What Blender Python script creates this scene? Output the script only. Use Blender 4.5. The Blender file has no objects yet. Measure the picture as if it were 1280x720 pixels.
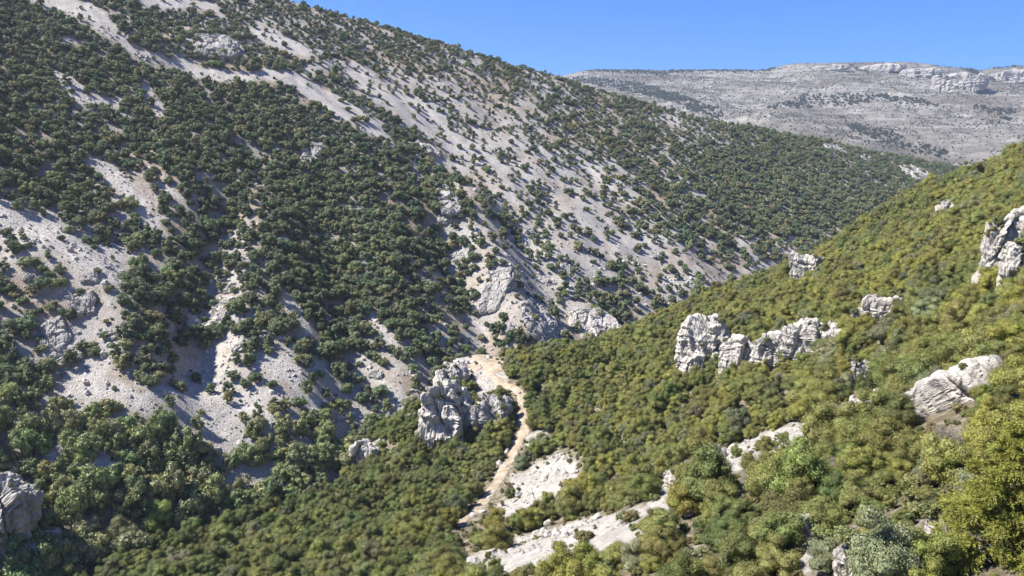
import bpy, math, random
import numpy as np

# ------------------------------------------------------------------ basics
C = bpy.context.scene.collection
SC = bpy.context.scene
rng = np.random.default_rng(11)
F, PITCH = 950.0, math.radians(10)
CP, SP = math.cos(PITCH), math.sin(PITCH)
WHITE = (1.0, 1.0, 1.0)


def unit_ray(u, v):
    x = (u - 640) / F
    z = (360 - v) / F
    return np.array([x, CP + z * SP, -SP + z * CP])


def at(u, v, d):
    return unit_ray(u, v) * d


def project(x, y, z):
    """survey of a world point on the photograph: pixel column, row and depth"""
    fwd = y * CP - z * SP
    up = y * SP + z * CP
    fw = np.where(fwd < 1, 1, fwd)
    return 640 + F * x / fw, 360 - F * up / fw, fwd


# ------------------------------------------------------------------ noise
_p = np.random.default_rng(5).permutation(256)
PERM = np.concatenate([_p, _p, _p])
_g = np.random.default_rng(6).normal(size=(256, 3))
GRAD = _g / np.linalg.norm(_g, axis=1)[:, None]


def perlin(x, y, z=None):
    x = np.asarray(x, float)
    y = np.asarray(y, float)
    z = np.zeros_like(x) if z is None else np.asarray(z, float)
    xi, yi, zi = np.floor(x), np.floor(y), np.floor(z)
    fx, fy, fz = x - xi, y - yi, z - zi
    xi, yi, zi = xi.astype(int) & 255, yi.astype(int) & 255, zi.astype(int) & 255
    q = lambda t: t * t * t * (t * (t * 6 - 15) + 10)
    u, v, w = q(fx), q(fy), q(fz)
    out = 0
    for a in (0, 1):
        for b in (0, 1):
            for c in (0, 1):
                h = PERM[PERM[PERM[xi + a] + yi + b] + zi + c]
                g = GRAD[h]
                d = g[..., 0] * (fx - a) + g[..., 1] * (fy - b) + g[..., 2] * (fz - c)
                out = out + d * (u if a else 1 - u) * (v if b else 1 - v) * (w if c else 1 - w)
    return out * 1.5


def fbm(x, y, z=None, oct=4, gain=.5):
    s, a = 0, 1.0
    for i in range(oct):
        s = s + a * perlin(x * 2 ** i + 17.3 * i, y * 2 ** i + 5.1 * i, None if z is None else z * 2 ** i)
        a *= gain
    return s


def ridged(x, y, z=None, oct=4):
    s, a = 0, 1.0
    for i in range(oct):
        s = s + a * (1 - np.abs(perlin(x * 2 ** i + 7.7 * i, y * 2 ** i, None if z is None else z * 2 ** i + 3 * i)) * 2)
        a *= .5
    return s / 1.9


def worley(P, seed=0):
    """nearest, second nearest distance and a random number of the nearest cell"""
    base = np.floor(P).astype(int)
    n = len(P)
    f1 = np.full(n, 9.0)
    f2 = np.full(n, 9.0)
    cid = np.zeros(n)
    cv = np.zeros((n, 3))
    tv = np.zeros((n, 3))
    for i in (-1, 0, 1):
        for j in (-1, 0, 1):
            for k in (-1, 0, 1):
                c = base + np.array([i, j, k])
                h = PERM[PERM[PERM[(c[:, 0] + seed) & 255] + (c[:, 1] & 255)] + (c[:, 2] & 255)]
                h2 = PERM[h + 37]
                h3 = PERM[h2 + 91]
                pt = c + np.stack([h, h2, h3], 1) / 256.0
                d = np.linalg.norm(P - pt, axis=1)
                near = d < f1
                f2 = np.where(near, f1, np.minimum(f2, d))
                cid = np.where(near, PERM[h3 + 13] / 255.0, cid)
                cv = np.where(near[:, None], P - pt, cv)
                tv = np.where(near[:, None], GRAD[PERM[h3 + 29]], tv)
                f1 = np.where(near, d, f1)
    return f1, f2, cid, (cv * tv).sum(1)


# ------------------------------------------------------------------ terrain
def near_plane(x, y):
    return -24.2 + .468 * x - .225 * y


def far_plane(x, y):
    return -207 - .432 * x + .43 * y


NEAR_CTRL = [(650, 500, 225), (980, 600, 64), (300, 690, 178), (1240, 370, 122), (900, 366, 300), (1275, 197, 300),
             (500, 650, 172), (640, 452, 262), (596, 462, 250), (655, 525, 218), (632, 590, 190), (570, 662, 160),
             (430, 574, 232), (350, 632, 208), (140, 694, 184), (690, 600, 172), (740, 655, 140), (850, 465, 205),
             (1000, 440, 172), (1100, 490, 122), (770, 426, 278), (1050, 305, 300), (1180, 228, 302), (1200, 690, 41),
             (960, 350, 298), (540, 480, 246), (535, 548, 222), (480, 560, 228), (850, 600, 112), (560, 480, 250)]
_c = np.array([at(*k) for k in NEAR_CTRL])
_res = _c[:, 2] - near_plane(_c[:, 0], _c[:, 1])
# far anchors keep the sheet on its mean slope away from what the photograph shows
_anch = np.array([(-260, 60), (-200, -60), (0, -120), (300, -60), (420, 160), (500, 320), (120, 420), (-60, 420), (330, 420), (-220, 240), (60, 0), (-60, 20)], float)
_ctl = np.vstack([_c[:, :2], _anch])
_val = np.concatenate([_res, np.zeros(len(_anch))])


def _tps(r):
    return r * r * np.log(r + 1e-6)


def _fit(ctl, val, reg=60.0):
    n = len(ctl)
    D = np.linalg.norm(ctl[:, None] - ctl[None], axis=2)
    K = _tps(D) + np.eye(n) * reg
    Pm = np.hstack([np.ones((n, 1)), ctl])
    A = np.block([[K, Pm], [Pm.T, np.zeros((3, 3))]])
    return np.linalg.solve(A, np.concatenate([val, np.zeros(3)]))


_w = _fit(_ctl, _val)


def tps(x, y):
    s = _w[-3] + _w[-2] * x + _w[-1] * y
    for (cx, cy), w in zip(_ctl, _w[:-3]):
        s = s + w * _tps(np.hypot(x - cx, y - cy))
    return s


# crest of the near spur (points where the photograph sees it against the far slope)
CREST = np.array([at(*k)[:2] for k in [(140, 694, 184), (350, 632, 208), (430, 574, 232), (535, 548, 236), (590, 455, 262), (640, 452, 268), (770, 426, 284),
                                       (900, 366, 304), (1050, 305, 308), (1180, 228, 310), (1275, 197, 310)]])
CREST = CREST[np.argsort(CREST[:, 0])]


def softplus(t, k):
    return k * np.logaddexp(0, t / k)


def smax(a, b, k):
    return b + softplus(a - b, k)


def bump_line(x, y, pts, wid):
    """gaussian ridge along a polyline"""
    best = np.full(np.shape(x), 1e9)
    for (ax, ay), (bx, by) in zip(pts[:-1], pts[1:]):
        dx, dy = bx - ax, by - ay
        L = dx * dx + dy * dy
        t = np.clip(((x - ax) * dx + (y - ay) * dy) / L, 0, 1)
        best = np.minimum(best, np.hypot(x - ax - t * dx, y - ay - t * dy))
    return np.exp(-(best / wid) ** 2)


def on_far(u, v):
    r = unit_ray(u, v)
    d = -207 / (r[2] + .432 * r[0] - .43 * r[1])
    return (r * d)[:2]


SPURS = [([(70, 330), (150, 395), (205, 500)], 9, 13), ([(275, 250), (262, 340), (243, 430), (228, 480)], -8, 9),
         ([(590, 250), (620, 330), (660, 430)], 11, 15), ([(545, 290), (575, 360), (610, 440)], -6, 10),
         ([(400, 330), (420, 430), (440, 540)], -6, 12), ([(350, 250), (385, 350), (400, 470)], 5, 14),
         ([(470, 300), (500, 420), (520, 500)], 5, 13), ([(20, 520), (110, 600), (130, 640)], 7, 10),
         ([(690, 330), (735, 400), (780, 450)], 7, 16), ([(220, 90), (330, 180), (430, 260)], -6, 22), ([(560, 180), (640, 280), (700, 370)], -4, 18),
         ([(300, 60), (420, 160), (520, 260)], 6, 22), ([(800, 250), (860, 330), (900, 380)], 5, 20), ([(345, 545), (385, 600)], 6, 12)]
SPURS = [([on_far(*p) for p in pts], h, w) for pts, h, w in SPURS]

RIDGE_X = np.array([-900, -400, -157, -87, 34, 157, 312, 579, 900, 1600.])
RIDGE_Y = np.array([300, 480, 580, 615, 672, 729, 840, 1032, 1290, 1900.])
# skyline of the far plateau
_pu = np.array([400, 640, 700, 730, 830, 960, 985, 1000, 1130, 1190, 1226, 1242, 1280, 1400, 1700.])
_pv = np.array([110, 97, 95, 88, 88, 88, 80, 79, 77, 83, 89, 85, 82, 80, 90.])
_top = np.array([at(u, v, 3000) for u, v in zip(_pu, _pv)])


def h_near(x, y):
    z = near_plane(x, y) + np.where(np.hypot(x - 40, y - 180) < 900, tps(x, y), 0) * np.clip(1.6 - np.hypot(x - 30, y - 180) / 350, 0, 1)
    yc = np.interp(x, CREST[:, 0], CREST[:, 1])
    yc = np.where(x > CREST[-1, 0], CREST[-1, 1] + .2 * (x - CREST[-1, 0]), yc)
    z = z - .55 * softplus(y - yc - 4, 5.0)
    kr = np.hypot((x + 11) / 17.0, (y - 249) / 18.0)
    kw = np.clip((1 - kr) / .42, 0, 1)
    kw = kw * kw * (3 - 2 * kw)
    z = z + kw * np.maximum(0, -69.8 + .03 * (y - 249) - z)
    r = np.hypot(x, y)
    z = z + fbm(x / 34 + 3, y / 34, oct=4) * 1.8 * np.clip((r - 20) / 40, 0, 1)
    z = z + fbm(x / 6, y / 6, oct=3) * .35
    # the viewpoint: a ledge that drops steeply to the slope below
    led = -1.75 - .95 * np.maximum(0, np.hypot(x, y + .5) - 2.2) + fbm(x / 3, y / 3, oct=3) * .25
    led = np.where(y < 0, led - .0 * y, led)
    return np.maximum(z, led)


def h_far(x, y):
    yr = np.interp(x, RIDGE_X, RIDGE_Y)
    z = far_plane(x, np.minimum(y, yr))
    t = (x * .705 + y * .708)
    s = (x * .708 - y * .705)
    g = perlin(t / 48, s / 230 + 4) * 4.5 + perlin(t / 19, s / 90 + 9) * 2.0 + fbm(x / 30, y / 30, oct=4) * 1.7 + fbm(x / 5, y / 5, oct=3) * .16
    fade = np.clip((yr - y) / 120, .25, 1)
    z = z + g * fade
    for pts, hh, ww in SPURS:
        z = z + hh * bump_line(x, y, pts, ww)
    over = y - yr
    z = z - (.43 * softplus(-np.abs(over), 6.0)) - .38 * np.maximum(0, over)
    return z


def h_plateau(x, y):
    ztop = np.interp(x / 3000 * 950 + 640, _pu, _top[:, 2])
    t = np.clip((y - 1450) / 1660, 0, 1.0)
    g = np.interp(t, [0, .18, .45, .7, .86, .93, 1.0], [0, .16, .43, .68, .84, .90, 1.0])
    z = -60 + (ztop + 60) * g
    amp = np.clip((y - 1400) / 500, 0, 1) * np.clip((3250 - y) / 350, .04, 1)
    z = z + (fbm(x / 420 + 2, y / 420, oct=5) * 38 + ridged(x / 170, y / 260 + 8, oct=4) * 9 - 5) * amp * np.clip((3080 - y) / 600, .12, 1)
    z = z + fbm(x / 40, y / 40, oct=3) * 3.2 * amp
    z = z - np.clip(y - 3300, 0, 4000) * .03
    return np.where(y < 1300, -400, z)


def height(x, y):
    x = np.asarray(x, float)
    y = np.asarray(y, float)
    a, b = h_near(x, y), h_far(x, y)
    z = smax(a, b, 1.5)
    z = np.maximum(z, -160)
    return smax(z, h_plateau(x, y), 4.0)


def surface(x, y):
    """0 near slope, 1 opposite mountain, 2 plateau"""
    a, b, c = h_near(x, y), h_far(x, y), h_plateau(x, y)
    return np.argmax(np.stack([a, b, c]), 0)


_T = np.concatenate([np.arange(20, 420, .5), np.arange(420, 1300, 2), np.arange(1300, 4500, 10)])


def hit(u, v):
    """first point of the ground on a line of sight"""
    r = unit_ray(u, v)
    P = r[None] * _T[:, None]
    below = P[:, 2] < height(P[:, 0], P[:, 1])
    if not below.any():
        return P[-1]
    i = int(np.argmax(below))
    p = P[i].copy()
    p[2] = float(height(p[0], p[1]))
    return p


# ------------------------------------------------------------------ survey of the cover
GRID = ["9999876666666666",
        "999997666566777788",
        "979999999877445666765555",
        "9866799998756534566777568899",
        "99999999888885334667667888777",
        "99965877799987533445777888777",
        "58953587789998643444677888888",
        "2245688578999875444445677777777",
        "5433896479999865435544545555",
        "7544885679998864336654333",
        "855667866898955655655",
        "8646863456856854444",
        "7523633245744544",
        "965697446556666",
        "98779976578888",
        "688899988888",
        "9899999999",
        "9999999999"]
SCREE = [[(45, -8, 14), (110, 15, 13), (140, 40, 10), (165, 62, 7), (185, 70, 8), (215, 75, 8), (250, 90, 9), (290, 96, 7), (330, 93, 8), (370, 93, 6), (400, 82, 6), (425, 78, 5)],
         [(345, 95, 8), (380, 105, 14), (415, 130, 13), (450, 150, 13), (485, 170, 9)],
         [(175, 2, 8), (230, 3, 8), (270, 10, 5)], [(320, 38, 10), (350, 55, 12), (395, 65, 8)], [(270, 45, 6), (300, 60, 5)],
         [(440, 85, 10), (470, 110, 17), (520, 140, 20), (570, 170, 22), (620, 205, 20), (680, 240, 12)],
         [(64, 88, 5), (90, 105, 9), (105, 125, 8), (150, 128, 5)], [(180, 105, 5), (190, 125, 8), (200, 140, 6)], [(80, 48, 5), (105, 52, 5)],
         [(110, 198, 6), (140, 215, 13), (160, 235, 12), (180, 262, 9), (198, 292, 9)],
         [(-8, 262, 18), (40, 285, 18), (80, 305, 18), (120, 330, 16), (150, 350, 11), (165, 372, 8)],
         [(200, 230, 4), (235, 255, 5)], [(55, 503, 11), (110, 480, 22), (150, 495, 20), (188, 512, 11)], [(130, 450, 10), (120, 470, 12)],
         [(290, 415, 10), (272, 450, 26), (262, 490, 30), (268, 520, 22), (290, 550, 14), (300, 580, 9), (290, 612, 8)],
         [(355, 372, 8), (375, 395, 11), (385, 415, 6)], [(330, 450, 10), (370, 470, 13), (390, 505, 12)],
         [(450, 445, 4), (480, 480, 7), (505, 500, 8), (490, 522, 10)], [(465, 390, 3), (485, 415, 4), (500, 440, 4)],
         [(545, 345, 4), (565, 372, 6)], [(590, 395, 4), (610, 425, 3)], [(600, 270, 7), (640, 290, 11), (680, 310, 12)],
         [(705, 328, 9), (710, 360, 9), (700, 378, 7)], [(640, 175, 7), (700, 195, 9), (750, 215, 9), (780, 240, 8)],
         [(800, 145, 4), (840, 150, 7), (880, 165, 7), (910, 175, 4)], [(660, 255, 8), (700, 275, 8)], [(760, 290, 6), (772, 330, 6)],
         [(830, 345, 8), (850, 365, 7)], [(870, 332, 6), (885, 368, 8)], [(930, 300, 10), (970, 310, 9), (990, 300, 5)], [(840, 290, 7), (860, 310, 7)],
         [(310, 505, 8), (350, 530, 6)], [(545, 200, 8), (580, 215, 8)], [(100, 640, 3), (112, 660, 3)]]
NEAR_BARE = [[(640, 594, 3), (655, 602, 10), (680, 597, 19), (702, 590, 20)], [(625, 634, 4), (645, 628, 6), (672, 615, 10)],
             [(572, 703, 4), (613, 693, 7), (650, 683, 11), (687, 680, 15), (727, 664, 13), (771, 652, 9), (811, 637, 5)],
             [(806, 640, 4), (838, 606, 5), (852, 592, 9), (868, 582, 8), (886, 574, 6), (900, 570, 6), (925, 562, 5), (941, 552, 7), (974, 541, 6)], [(974, 541, 4), (1005, 530, 5), (1031, 518, 6), (1060, 507, 5), (1085, 497, 6), (1110, 478, 5)],
             [(1010, 650, 7), (1008, 682, 8)], [(1062, 690, 8), (1052, 712, 9)], [(1165, 668, 8), (1200, 664, 5)], [(1100, 566, 8)], [(452, 572, 12), (468, 560, 6)],
             [(660, 547, 3), (680, 541, 4)], [(836, 622, 5), (850, 600, 5)], [(1092, 386, 8)], [(1075, 462, 7)], [(560, 455, 10), (600, 450, 14), (620, 470, 12), (600, 480, 8)]]
TRACK = [(590, 440, 4), (612, 442, 4), (598, 451, 5), (606, 457, 5), (630, 463, 4), (610, 466, 5), (625, 479, 5), (641, 485, 4), (652, 494, 5), (654, 515, 5),
         (652, 530, 5), (656, 540, 6), (646, 552, 7), (640, 567, 7), (632, 582, 7), (625, 597, 6), (617, 609, 6), (606, 626, 6), (590, 643, 6), (571, 660, 5)]


def stroke(u, v, pts, grow=1.0):
    """1 inside a tapering stroke on the survey, falling to 0 at its edge"""
    best = np.full(np.shape(u), -9.0)
    if len(pts) == 1:
        pts = pts + [(pts[0][0] + 1, pts[0][1], pts[0][2])]
    for (ax, ay, aw), (bx, by, bw) in zip(pts[:-1], pts[1:]):
        dx, dy = bx - ax, by - ay
        t = np.clip(((u - ax) * dx + (v - ay) * dy) / (dx * dx + dy * dy), 0, 1)
        w = (aw + t * (bw - aw)) * grow
        best = np.maximum(best, 1 - np.hypot(u - ax - t * dx, v - ay - t * dy) / w)
    return best


_gm = np.full((18, 32), .85)
for i, row in enumerate(GRID):
    for j in range(32):
        _gm[i, j] = int(row[min(j, len(row) - 1)]) / 9.0


def grid_at(u, v):
    a = np.clip(u / 40 - .5, 0, 30.99)
    b = np.clip(v / 40 - .5, 0, 16.99)
    i, j = b.astype(int), a.astype(int)
    fa, fb = a - j, b - i
    return (_gm[i, j] * (1 - fa) + _gm[i, j + 1] * fa) * (1 - fb) + (_gm[i + 1, j] * (1 - fa) + _gm[i + 1, j + 1] * fa) * fb


def scree_far(x, y, z):
    u, v, d = project(x, y, z)
    n = fbm(x / 9, y / 9, oct=3)
    u2, v2 = u + n * 7, v + perlin(x / 7 + 40, y / 7) * 4
    s = np.full(np.shape(x), -9.0)
    for st in SCREE:
        s = np.maximum(s, stroke(u2, v2, st, .92))
    t = x * .705 + y * .708
    q = x * .708 - y * .705
    return s - np.clip(.62 * ridged(t / 13 + 8, q / 34, oct=3) - .22, 0, 1)


def cover_far(x, y, z):
    u, v, d = project(x, y, z)
    inside = (u > -60) & (u < 1340) & (v > -60) & (v < 760)
    g = grid_at(u, v)
    t = (x * .705 + y * .708)
    s = (x * .708 - y * .705)
    wild = .72 + .5 * perlin(t / 40, s / 160)
    return np.where(inside, g, np.clip(wild, .1, 1)), scree_far(x, y, z)


def bare_near(x, y, z, grow=1.0):
    u, v, d = project(x, y, z)
    n = fbm(x / 4, y / 4, oct=3) * 2.2
    s = np.full(np.shape(x), -9.0)
    for st in NEAR_BARE:
        s = np.maximum(s, stroke(u + n, v + n * .4, st, grow))
    return s


def on_track(x, y, z, grow=1.0):
    u, v, d = project(x, y, z)
    return stroke(u, v, TRACK, grow)


# ------------------------------------------------------------------ materials
def new_mat(name):
    m = bpy.data.materials.new(name)
    m.use_nodes = True
    nt = m.node_tree
    nt.nodes.clear()
    out = nt.nodes.new('ShaderNodeOutputMaterial')
    b = nt.nodes.new('ShaderNodeBsdfPrincipled')
    nt.links.new(b.outputs[0], out.inputs[0])
    b.inputs['Specular IOR Level'].default_value = .2
    return m, nt, b, out


class N:
    def __init__(s, nt):
        s.nt = nt

    def __call__(s, kind, **kw):
        n = s.nt.nodes.new('ShaderNode' + kind)
        for k, v in kw.items():
            setattr(n, k, v)
        return n

    def link(s, a, b):
        s.nt.links.new(a, b)

    def set(s, n, key, val):
        if hasattr(val, 'is_linked') or isinstance(val, bpy.types.NodeSocket):
            s.link(val, n.inputs[key])
        else:
            n.inputs[key].default_value = val

    def noise(s, scale, detail=4, rough=.55, vec=None, dim='3D'):
        n = s('TexNoise')
        n.inputs['Scale'].default_value = scale
        n.inputs['Detail'].default_value = detail
        n.inputs['Roughness'].default_value = rough
        if vec is not None:
            s.link(vec, n.inputs['Vector'])
        return n.outputs['Fac']

    def voronoi(s, scale, vec=None, feature='F1', out='Distance'):
        n = s('TexVoronoi', feature=feature)
        n.inputs['Scale'].default_value = scale
        if vec is not None:
            s.link(vec, n.inputs['Vector'])
        return n.outputs[out]

    def ramp(s, fac, stops):
        n = s('ValToRGB')
        e = n.color_ramp.elements
        while len(e) < len(stops):
            e.new(.5)
        for el, (p, c) in zip(e, stops):
            el.position = p
            el.color = (*c, 1) if len(c) == 3 else c
        s.link(fac, n.inputs[0])
        return n.outputs[0]

    def rng(s, fac, a, b, c=0., d=1.):
        n = s('MapRange')
        s.link(fac, n.inputs[0])
        for i, v in enumerate((a, b, c, d)):
            n.inputs[i + 1].default_value = v
        return n.outputs[0]

    def mix(s, fac, a, b, mode='MIX'):
        n = s('Mix', data_type='RGBA', blend_type=mode)
        for i, v in ((0, fac), (6, a), (7, b)):
            if isinstance(v, bpy.types.NodeSocket):
                s.link(v, n.inputs[i])
            else:
                n.inputs[i].default_value = v if i == 0 else ((*v, 1) if len(v) == 3 else v)
        return n.outputs[2]

    def math(s, op, a, b=0.):
        n = s('Math', operation=op)
        for i, v in ((0, a), (1, b)):
            if isinstance(v, bpy.types.NodeSocket):
                s.link(v, n.inputs[i])
            else:
                n.inputs[i].default_value = v
        return n.outputs[0]

    def attr(s, name, kind='GEOMETRY', out='Fac'):
        n = s('Attribute', attribute_name=name, attribute_type=kind)
        return n.outputs[out]

    def bump(s, h, strength, dist, normal=None):
        n = s('Bump')
        n.inputs['Strength'].default_value = strength
        n.inputs['Distance'].default_value = dist
        s.link(h, n.inputs['Height'])
        if normal is not None:
            s.link(normal, n.inputs['Normal'])
        return n.outputs[0]


def terrain_material():
    m, nt, b, out = new_mat('limestone_hillside')
    n = N(nt)
    pos = n('NewGeometry').outputs['Position']
    scree = n.attr('scree')
    soil = n.attr('soil')
    far = n.attr('plateau')
    mp = n('Mapping')
    mp.vector_type = 'TEXTURE'
    n.link(pos, mp.inputs[0])
    mp.inputs['Rotation'].default_value = (0, 0, math.radians(45))
    mp.inputs['Scale'].default_value = (1, 7.5, 7.5)
    mp2 = n('Mapping')
    mp2.vector_type = 'TEXTURE'
    n.link(pos, mp2.inputs[0])
    mp2.inputs['Rotation'].default_value = (0, 0, math.radians(-45))
    mp2.inputs['Scale'].default_value = (9, 1, 3)
    chute = n.noise(.16, 6, .65, mp2.outputs[0])
    # loose stones
    v1 = n.voronoi(1.1, pos, out='Color')
    v2 = n.voronoi(2.7, pos, out='Color')
    big = n.noise(.035, 5, .6, pos)
    mid = n.noise(.4, 5, .65, pos)
    stone = n.ramp(n.noise(.12, 6, .6, pos), [(.25, (.45, .43, .395)), (.5, (.55, .525, .485)), (.75, (.62, .595, .55))])
    stone = n.mix(.38, stone, n.mix(1, (.5, .485, .47), n.ramp(v1, [(0, (.22, .22, .22)), (1, (.78, .77, .75))]), 'OVERLAY'))
    sg = n('SeparateColor')
    n.link(v2, sg.inputs[0])
    stone = n.mix(n.rng(sg.outputs[0], .0, 1., .0, .35), stone, (.25, .24, .225))
    stone = n.mix(n.rng(chute, .42, .62, 0, .7), stone, n.mix(.5, (.36, .34, .315), n.ramp(v1, [(0, (.25, .25, .25)), (1, (.75, .74, .73))]), 'OVERLAY'))
    stone = n.mix(n.rng(n.noise(.06, 6, .7, mp2.outputs[0]), .58, .72, 0, .55), stone, (.47, .39, .31))
    stone = n.mix(n.rng(n.noise(.9, 8, .8, pos), .58, .66, 0, .55), stone, (.20, .19, .165))
    tan = n.ramp(mid, [(.3, (.22, .175, .125)), (.55, (.36, .30, .235)), (.75, (.45, .41, .36))])
    rockcol = n.ramp(n.noise(.9, 6, .7, pos), [(.3, (.22, .21, .195)), (.5, (.38, .365, .345)), (.7, (.48, .46, .43))])
    rough = n.mix(n.rng(big, .42, .58), rockcol, tan)
    rough = n.mix(n.rng(mid, .55, .7, 0, .8), rough, (.46, .44, .41))
    litter = n.ramp(n.noise(.7, 5, .65, pos), [(.3, (.085, .072, .042)), (.5, (.17, .145, .095)), (.62, (.30, .27, .22)), (.8, (.44, .42, .38))])
    col = n.mix(scree, rough, stone)
    col = n.mix(soil, col, litter)
    pn = n.noise(.02, 8, .68, pos)
    plc = n.ramp(pn, [(.3, (.11, .105, .088)), (.45, (.19, .178, .155)), (.55, (.27, .258, .232)), (.7, (.40, .39, .36))])
    plc = n.mix(n.rng(n.noise(.0035, 5, .6, pos),   .47, .62, 0, .8), plc, (.13, .115, .09))
    mp3 = n('Mapping')
    n.link(pos, mp3.inputs[0])
    mp3.inputs['Scale'].default_value = (.0022, .0022, .055)
    strata = n.noise(1.0, 6, .7, mp3.outputs[0])
    plc = n.mix(n.rng(strata, .5, .64, 0, .65), plc, (.12, .112, .085))
    plc = n.mix(n.rng(strata, .46, .36, 0, .5), plc, (.40, .385, .355))
    col = n.mix(far, col, plc)
    n.link(col, b.inputs['Base Color'])
    b.inputs['Roughness'].default_value = .95
    b.inputs['Specular IOR Level'].default_value = .1
    h1 = n.math('ADD', n.math('ADD', n.math('MULTIPLY', n.voronoi(2.1, pos), .8), n.math('MULTIPLY', n.voronoi(4.6, pos), .5)), n.math('MULTIPLY', n.noise(1.6, 8, .8, pos), 1.2))
    bn = n.bump(h1, .9, .30)
    h2 = n.noise(.05, 8, .7, pos)
    bn2 = n.bump(n.math('MULTIPLY', h2, far), .5, 22., bn)
    n.link(bn2, b.inputs['Normal'])
    return m


def rock_material(name, pale, dark, ochre=.35):
    m, nt, b, out = new_mat(name)
    n = N(nt)
    tc = n('TexCoord').outputs['Object']
    mp = n('Mapping')
    n.link(tc, mp.inputs[0])
    mp.inputs['Scale'].default_value = (1, 1, .35)
    st = mp.outputs[0]
    base = n.ramp(n.noise(.5, 8, .65, st), [(.28, dark), (.46, tuple(.55 * p + .45 * d for p, d in zip(pale, dark))), (.62, pale), (.8, tuple(min(.78, p * 1.2) for p in pale))])
    base = n.mix(n.rng(n.noise(.22, 5, .6, tc), .56, .72, 0, ochre), base, (.47, .33, .17))
    base = n.mix(n.rng(n.noise(1.6, 8, .78, st), .52, .66, 0, .8), base, (.13, .125, .115))
    n.link(base, b.inputs['Base Color'])
    b.inputs['Roughness'].default_value = .92
    h = n.math('ADD', n.math('MULTIPLY', n.noise(1.3, 8, .72, st), 1.4), n.math('MULTIPLY', n.voronoi(1.6, st, 'DISTANCE_TO_EDGE'), .9))
    n.link(n.bump(h, .9, .45), b.inputs['Normal'])
    return m


def leaf_material(name, sat=1.0, tr=.2):
    """green taken from the tint of each tree, with leaf to leaf and clump to clump variety"""
    m, nt, b, out = new_mat(name)
    n = N(nt)
    tint = n.attr('tint', 'INSTANCER', 'Color')
    geo = n('NewGeometry')
    rpi = geo.outputs['Random Per Island']
    hs = n('HueSaturation')
    n.link(n.rng(rpi, 0, 1, .47, .53), hs.inputs['Hue'])
    n.link(n.rng(rpi, 0, 1, .55, 1.55), hs.inputs['Value'])
    hs.inputs['Saturation'].default_value = sat
    n.link(tint, hs.inputs['Color'])
    tc = n('TexCoord').outputs['Object']
    clump = n.noise(.9, 3, .6, tc)
    col = n.mix(n.rng(clump, .5, .72, 0, .5), hs.outputs[0], (.15, .145, .05))
    n.link(col, b.inputs['Base Color'])
    b.inputs['Roughness'].default_value = .55
    b.inputs['Specular IOR Level'].default_value = .3
    t = n('BsdfTranslucent')
    n.link(n.mix(.5, col, (.12, .15, .02)), t.inputs[0])
    mx = n('MixShader')
    mx.inputs[0].default_value = tr
    n.link(b.outputs[0], mx.inputs[1])
    n.link(t.outputs[0], mx.inputs[2])
    n.link(mx.outputs[0], out.inputs[0])
    return m


def bark_material(name, a, c):
    m, nt, b, out = new_mat(name)
    n = N(nt)
    tc = n('TexCoord').outputs['Object']
    n.link(n.ramp(n.noise(4, 6, .7, tc), [(.3, a), (.7, c)]), b.inputs['Base Color'])
    b.inputs['Roughness'].default_value = .9
    return m


def dirt_material():
    m, nt, b, out = new_mat('ochre_dirt')
    n = N(nt)
    pos = n('NewGeometry').outputs['Position']
    c = n.ramp(n.noise(.35, 7, .65, pos), [(.30, (.26, .20, .135)), (.45, (.39, .315, .225)), (.58, (.46, .39, .30)), (.72, (.54, .50, .43))])
    c = n.mix(n.rng(n.voronoi(2.2, pos), 0, .35, .5, 0), c, (.40, .35, .29))
    n.link(c, b.inputs['Base Color'])
    b.inputs['Roughness'].default_value = .97
    n.link(n.bump(n.noise(1.6, 8, .8, pos), 1., .5), b.inputs['Normal'])
    return m


M_TERR = terrain_material()
M_ROCK = rock_material('pale_limestone', (.62, .59, .54), (.30, .285, .26))
M_GREY = rock_material('grey_limestone', (.48, .465, .44), (.24, .23, .215), .2)
M_LEAF = leaf_material('oak_leaves')
M_PINE = leaf_material('pine_needles', 1.0, .1)
M_BARK = bark_material('grey_bark', (.07, .06, .05), (.17, .15, .13))
M_TWIG = bark_material('bare_twigs', (.20, .175, .15), (.36, .33, .29))
M_DIRT = dirt_material()


# ------------------------------------------------------------------ mesh helpers
def mesh_np(name, V, polys, mats, mat_idx=None, smooth=False):
    """polys: list of integer arrays (n,3) or (n,4)"""
    me = bpy.data.meshes.new(name)
    V = np.asarray(V, np.float32)
    me.vertices.add(len(V))
    me.vertices.foreach_set('co', V.ravel())
    polys = [p for p in polys if len(p)]
    loops = np.concatenate([p.ravel() for p in polys]).astype(np.int32)
    cnt = np.concatenate([np.full(len(p), p.shape[1]) for p in polys])
    start = np.concatenate([[0], np.cumsum(cnt)[:-1]]).astype(np.int32)
    me.loops.add(len(loops))
    me.loops.foreach_set('vertex_index', loops)
    me.polygons.add(len(cnt))
    me.polygons.foreach_set('loop_start', start)
    me.polygons.foreach_set('loop_total', cnt.astype(np.int32))
    for m in mats:
        me.materials.append(m)
    if mat_idx is not None:
        me.polygons.foreach_set('material_index', mat_idx.astype(np.int32))
    me.polygons.foreach_set('use_smooth', np.full(len(cnt), smooth))
    me.update(calc_edges=True)
    return me


def float_attr(me, name, a):
    t = me.attributes.new(name, 'FLOAT', 'POINT')
    t.data.foreach_set('value', np.asarray(a, np.float32))


def obj(name, me, parent=None, coll=None):
    o = bpy.data.objects.new(name, me)
    (coll or C).objects.link(o)
    if parent is not None:
        o.parent = parent
    return o


def tag(o, label=None, cat=None, group=None, kind=None):
    if label:
        o['label'] = label
    if cat:
        o['category'] = cat
    if group:
        o['group'] = group
    if kind:
        o['kind'] = kind
    return o


_ico = {}


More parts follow.
